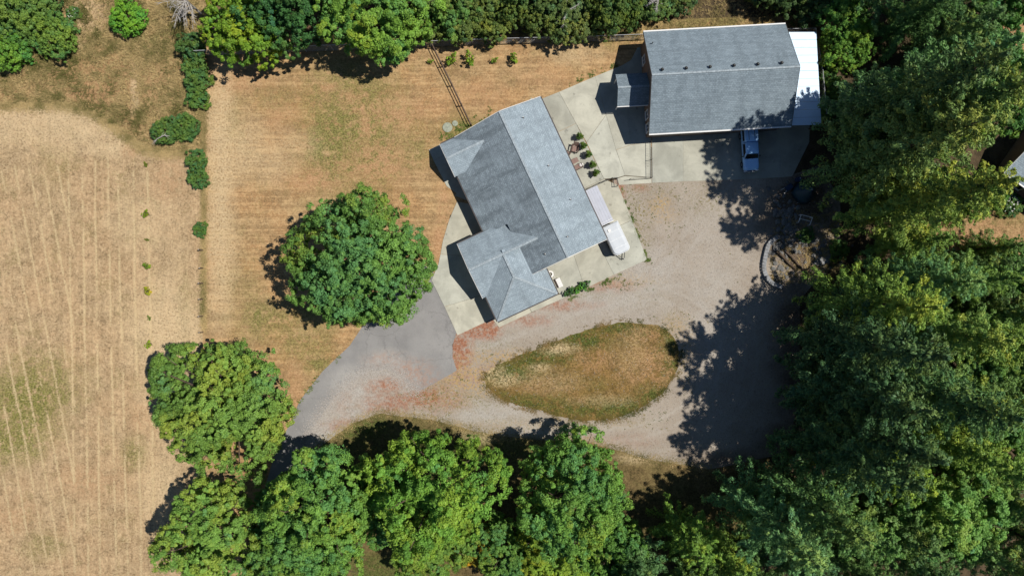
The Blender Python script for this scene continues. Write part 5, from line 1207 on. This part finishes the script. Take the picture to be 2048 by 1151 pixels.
# ------------------------------------------------------------------ stuff: loose straw, tall grass, weeds
rng = np.random.default_rng(99)
def blades(name, X, Y, Lh, Wd, tint, mat, label, cat, lie=.0, z0=.01, per=1):
    """thin blades: lie = 1 lies flat, 0 stands"""
    X = np.repeat(X, per)+rng.normal(0, .06, len(X)*per)*(per > 1); Y = np.repeat(Y, per)+rng.normal(0, .06, len(Y)*per)*(per > 1)
    Lh = np.repeat(Lh, per)*rng.uniform(.6, 1.2, len(X)); Wd = np.repeat(Wd, per); tint = np.clip(np.repeat(tint, per)+rng.normal(0, .12, len(X)), 0, 1)
    n = len(X); a = rng.uniform(0, 2*PI, n); el = rng.uniform(.05, .3, n)*lie+(1-lie)*rng.uniform(.5, 1.25, n)
    d = np.stack([np.cos(a)*np.cos(el), np.sin(a)*np.cos(el), np.sin(el)], 1)*Lh[:, None]; s = np.stack([-np.sin(a), np.cos(a), np.zeros(n)], 1)*Wd[:, None]
    b = np.stack([X, Y, np.full(n, z0)], 1)
    V = np.stack([b-s, b+s, b+d], 1).reshape(-1, 3)
    me = mesh_np(name, V, np.arange(3*n).reshape(n, 3), 3, {'tint': np.repeat(tint, 3)})
    o = link(name, me, M[mat]); o['kind'] = 'stuff'; o['label'] = label; o['category'] = cat
def px2m(P, Q): return (P-1024)/PPM, -(Q-575.5)/PPM
# straw rows raked over the hay field
LX = []; LY = []
def row(x0, y0, x1, y1, dens=58):
    L = math.hypot(x1-x0, y1-y0)/PPM; n = int(L*dens); t = rng.random(n); P = x0+(x1-x0)*t; Q = y0+(y1-y0)*t
    X, Y = px2m(P, Q); keep = fbm(X*.35+x0, Y*.35, int(abs(x0))+5) > rng.uniform(.30, .48, n)
    wob = (fbm(Y*.12, Y*0+x0, 7)-.5)*.35
    LX.append((X+wob+rng.normal(0, .065, n))[keep]); LY.append(Y[keep])
for k in range(7): row(138+26*k+rng.normal(0, 2), 305+rng.uniform(0, 40), 150+26.5*k+rng.normal(0, 2), 1160)
for k in range(14):
    xa = -170+28.5*k; yb = 1160; xb = xa+.19*(yb-480)
    y0 = 480-(xa+2)/.19 if xa > 60 else 300
    ytop = max(310, 480-(xa-5)/.19*1.0) if xa < 0 else 330+max(0, 40-xa)
    x_top = xa+.19*(ytop-480)
    lim = 128; ybot = 1160
    if xb > 160: ybot = 480+(150-xa)/.19
    if ybot < ytop+60: continue
    row(x_top, ytop, xa+.19*(ybot-480), ybot)
X = np.concatenate(LX); Y = np.concatenate(LY)
blades('straw_rows', X, Y, np.full(len(X), .26), np.full(len(X), .021), np.full(len(X), .62), 'straw', 'pale straw left in raked rows across the hay field', 'straw', .9, .015)
def scatter(poly_px, n, mask=None):
    P = np.array([G(*p) for p in poly_px]); lo = P.min(0); hi = P.max(0)
    X = rng.uniform(lo[0], hi[0], n); Y = rng.uniform(lo[1], hi[1], n); k = inside(X, Y, [tuple(p) for p in P])
    if mask is not None: k &= rng.random(n) < mask(X, Y)
    return X[k], Y[k]
X, Y = scatter([(-80, 215), (130, 210), (240, 266), (330, 306), (400, 330), (404, 690), (330, 780), (300, 1200), (-80, 1200)], 70000)
t = fbm(X*1.3, Y*1.3, 4)
blades('stubble', X, Y, np.full(len(X), .15), np.full(len(X), .018), np.clip(t*1.6-.4, 0, 1), 'straw', 'short cut stubble covering the hay field', 'stubble', .6)
X, Y = scatter([(-80, -60), (400, -60), (402, 290), (330, 300), (250, 262), (190, 222), (130, 202), (-80, 205)], 30000, lambda x, y: np.clip(fbm(x*.8, y*.8, 6)*3.2-1.1, .08, 1))
t = fbm(X*.6, Y*.6, 8)
blades('meadow_grass', X, Y, .30+.45*fbm(X*.3, Y*.3, 15), np.full(len(X), .034), np.clip(t*3.0-1.05+rng.normal(0, .15, len(X)), 0, 1), 'drygrass', 'tall uncut dry grass of the upper left meadow', 'grass', .25, per=4)
X, Y = scatter([(1290, -40), (1660, -40), (1640, 60), (1290, 70)], 5000, lambda x, y: np.clip(fbm(x*.5, y*.5, 6)*2-.3, .1, 1))
blades('rough_grass', X, Y, np.full(len(X), .4), np.full(len(X), .022), np.clip(fbm(X*.7, Y*.7, 3)*2-.5, 0, 1), 'drygrass', 'rough dry grass strip between the shop and the top edge', 'grass', .25, per=4)
X, Y = scatter([(820, 50), (1280, 30), (1280, 82), (820, 92)], 4500)
blades('fence_grass', X, Y, np.full(len(X), .35), np.full(len(X), .02), np.clip(fbm(X*.7, Y*.7, 5)*1.6-.5, 0, 1), 'drygrass', 'grass growing along the chain fence under the scrub', 'grass', .25, per=3)
X, Y = scatter([(410, 115), (860, 100), (1240, 90), (1250, 120), (1060, 195), (860, 285), (905, 420), (860, 560), (700, 690), (590, 810), (410, 660)], 42000)
blades('lawn_grass', X, Y, np.full(len(X), .10), np.full(len(X), .018), np.clip(fbm(X*1.2, Y*1.2, 5)*1.5-.2, 0, 1), 'straw', 'dry mown grass of the brown lawn', 'grass', .5)
X, Y = scatter(ISLE, 16000)
gr = blobs(X, Y, [(1080, 712, 90, 20, 1), (1010, 748, 60, 20, 1), (1160, 678, 60, 18, 1), (1250, 654, 100, 18, 1), (1342, 710, 24, 60, 1), (1240, 818, 90, 24, 1), (1100, 812, 120, 20, 1), (1310, 790, 40, 26, .9)], .5, 3)
blades('island_grass_tufts', X, Y, np.full(len(X), .14), np.full(len(X), .018), np.clip(.75-gr*.7+(fbm(X, Y, 4)-.5)*.6, 0, 1), 'isle_blade', 'short brown and green grass of the drive island', 'grass', .4, .037, per=2)
# weeds in gravel
def gm(x, y):
    w = blobs(x, y, [(1320, 420, 70, 60, .5), (1270, 420, 26, 60, .9), (1380, 400, 60, 40, .35), (1350, 660, 40, 36, .6), (1370, 730, 16, 60, .7), (1150, 850, 200, 16, .35), (900, 800, 80, 26, .7), (1010, 712, 90, 12, .8), (950, 760, 50, 30, .8), (1230, 570, 70, 10, .7), (1290, 480, 12, 60, .8), (1300, 840, 60, 20, .5)], .6, 77)
    return np.clip(w*(fbm(x*1.2, y*1.2, 9) > .47)+.004, 0, 1)
X, Y = scatter(GRAV, 30000, gm)
blades('gravel_weeds', X, Y, np.full(len(X), .12), np.full(len(X), .030), np.clip(fbm(X*.8, Y*.8, 2)*2-.6, 0, 1), 'weed', 'small weeds scattered through the gravel yard', 'weeds', .7, .03, per=6)
def edge_weeds(pts, n, sd, name, label, h=.16):
    P = []; Q = []
    for i in range(len(pts)-1):
        t = rng.random(n); P.append(pts[i][0]+(pts[i+1][0]-pts[i][0])*t+rng.normal(0, sd, n)); Q.append(pts[i][1]+(pts[i+1][1]-pts[i][1])*t+rng.normal(0, sd, n))
    X, Y = px2m(np.concatenate(P), np.concatenate(Q)); k = fbm(X*1.3, Y*1.3, 21) > .5
    X = X[k]; Y = Y[k]; blades(name, X, Y, np.full(len(X), h), np.full(len(X), .03), np.clip(fbm(X, Y, 2)*2-.5, 0, 1), 'weed_green', label, 'weeds', .5, .03, per=7)
edge_weeds([(1240, 374), (1266, 445), (1296, 522), (1296, 524)], 130, 2.2, 'slab_edge_weeds', 'green weeds along the concrete edge below the trailer')
edge_weeds([(1140, 597), (1190, 573), (1240, 550)], 90, 2.5, 'patio_edge_weeds', 'weeds along the south patio edge')
edge_weeds([(880, 278), (935, 252), (985, 226)], 110, 6, 'house_edge_weeds', 'green weeds around the lids and the house north corner', .2)
edge_weeds([(1130, 173), (1190, 148), (1240, 128)], 60, 3, 'walk_edge_weeds', 'weeds along the upper edge of the concrete near the shop')
edge_weeds([(700, 692), (648, 742), (604, 800), (582, 850)], 60, 3, 'drive_edge_grass', 'green grass along the left edge of the asphalt drive')
X, Y = scatter([(1540, 420), (1680, 420), (1690, 560), (1540, 570)], 2600, lambda x, y: np.clip(fbm(x*.8, y*.8, 6)*2.4-.8, 0, 1))
blades('rock_garden_grass', X, Y, np.full(len(X), .4), np.full(len(X), .025), np.clip(fbm(X*.7, Y*.7, 3)*2-.4, 0, 1), 'drygrass', 'dry grass clumps growing in the rock garden', 'grass', .3, .03, per=5)

# loose stones and grass that blur the edges between surfaces
def along(pts, n, sd):
    P = np.array(pts, float); d = np.hypot(*np.diff(P, axis=0).T); c = np.concatenate([[0], np.cumsum(d)]); t = rng.random(n)*c[-1]
    return px2m(np.interp(t, c, P[:, 0])+rng.normal(0, sd, n), np.interp(t, c, P[:, 1])+rng.normal(0, sd, n))
def pebbles(name, X, Y, size, tint, mat, label):
    n = len(X); a = rng.uniform(0, 2*PI, n); s = size*rng.uniform(.5, 1.3, n); z = np.full(n, .034)
    V = np.stack([np.stack([X+np.cos(a+k*PI/2)*s*(1 if k % 2 else .7), Y+np.sin(a+k*PI/2)*s*(1 if k % 2 else .7), z+(.0 if k < 4 else 0)], 1) for k in range(4)]+[np.stack([X, Y, z+s*.6], 1)], 1).reshape(-1, 3)
    b = np.arange(n)[:, None]*5; F = np.concatenate([b+np.array([[k, (k+1) % 4, 4]]) for k in range(4)])
    o = link(name, mesh_np(name, V, F, 3, {'tint': np.repeat(tint, 5)}), M[mat]); o['kind'] = 'stuff'; o['label'] = label; o['category'] = 'gravel'
M['pebble'] = strawmat('loose_gravel', (.14, .115, .095), (.43, .40, .37))
X, Y = along([(612, 890), (632, 845), (668, 795), (705, 760), (738, 742), (775, 738), (800, 752), (818, 775), (838, 782)], 9000, 9)
pebbles('loose_gravel', X, Y, .055, rng.uniform(.35, 1, len(X)), 'pebble', 'loose gravel strewn over the asphalt edge')
X, Y = scatter(GRAV, 22000)
pebbles('yard_stones', X, Y, .055, rng.uniform(.1, .8, len(X)), 'pebble', 'loose stones over the gravel yard')
il = ISLE+[ISLE[0]]
X, Y = along(il, 9000, 5)
k = fbm(X*1.1, Y*1.1, 61) > .46; X = X[k]; Y = Y[k]
blades('island_edge_grass', X, Y, np.full(len(X), .13), np.full(len(X), .022), np.clip(fbm(X*.7, Y*.7, 3)*2.4-.75, 0, 1), 'isle_blade', 'ragged grass spilling from the island onto the gravel', 'grass', .5, .03, per=3)
X, Y = along([(0, 212), (70, 210), (130, 208), (190, 228), (240, 264), (285, 298), (330, 306), (400, 302)], 9000, 7)
blades('field_edge_grass', X, Y, np.full(len(X), .2), np.full(len(X), .022), np.clip(fbm(X*.9, Y*.9, 3)*1.8-.25, 0, 1), 'drygrass', 'ragged dry grass where meadow meets hay field', 'grass', .5, .01, per=2)
X, Y = along([(407, 110), (408, 660)], 7000, 4)
blades('boundary_grass', X, Y, np.full(len(X), .22), np.full(len(X), .022), np.clip(fbm(X*.9, Y*.4, 3)*1.9-.35, 0, 1), 'drygrass', 'uncut grass along the field boundary posts', 'grass', .4, .01, per=2)
X, Y = along([(625, 902), (665, 872), (705, 846), (760, 824), (860, 837), (960, 863), (1060, 878), (1180, 882), (1300, 917), (1420, 937)], 7000, 6)
blades('verge_edge_grass', X, Y, np.full(len(X), .15), np.full(len(X), .022), np.clip(fbm(X*.9, Y*.9, 3)*1.9-.45, 0, 1), 'drygrass', 'grass edge below the gravel loop', 'grass', .5, .03, per=2)
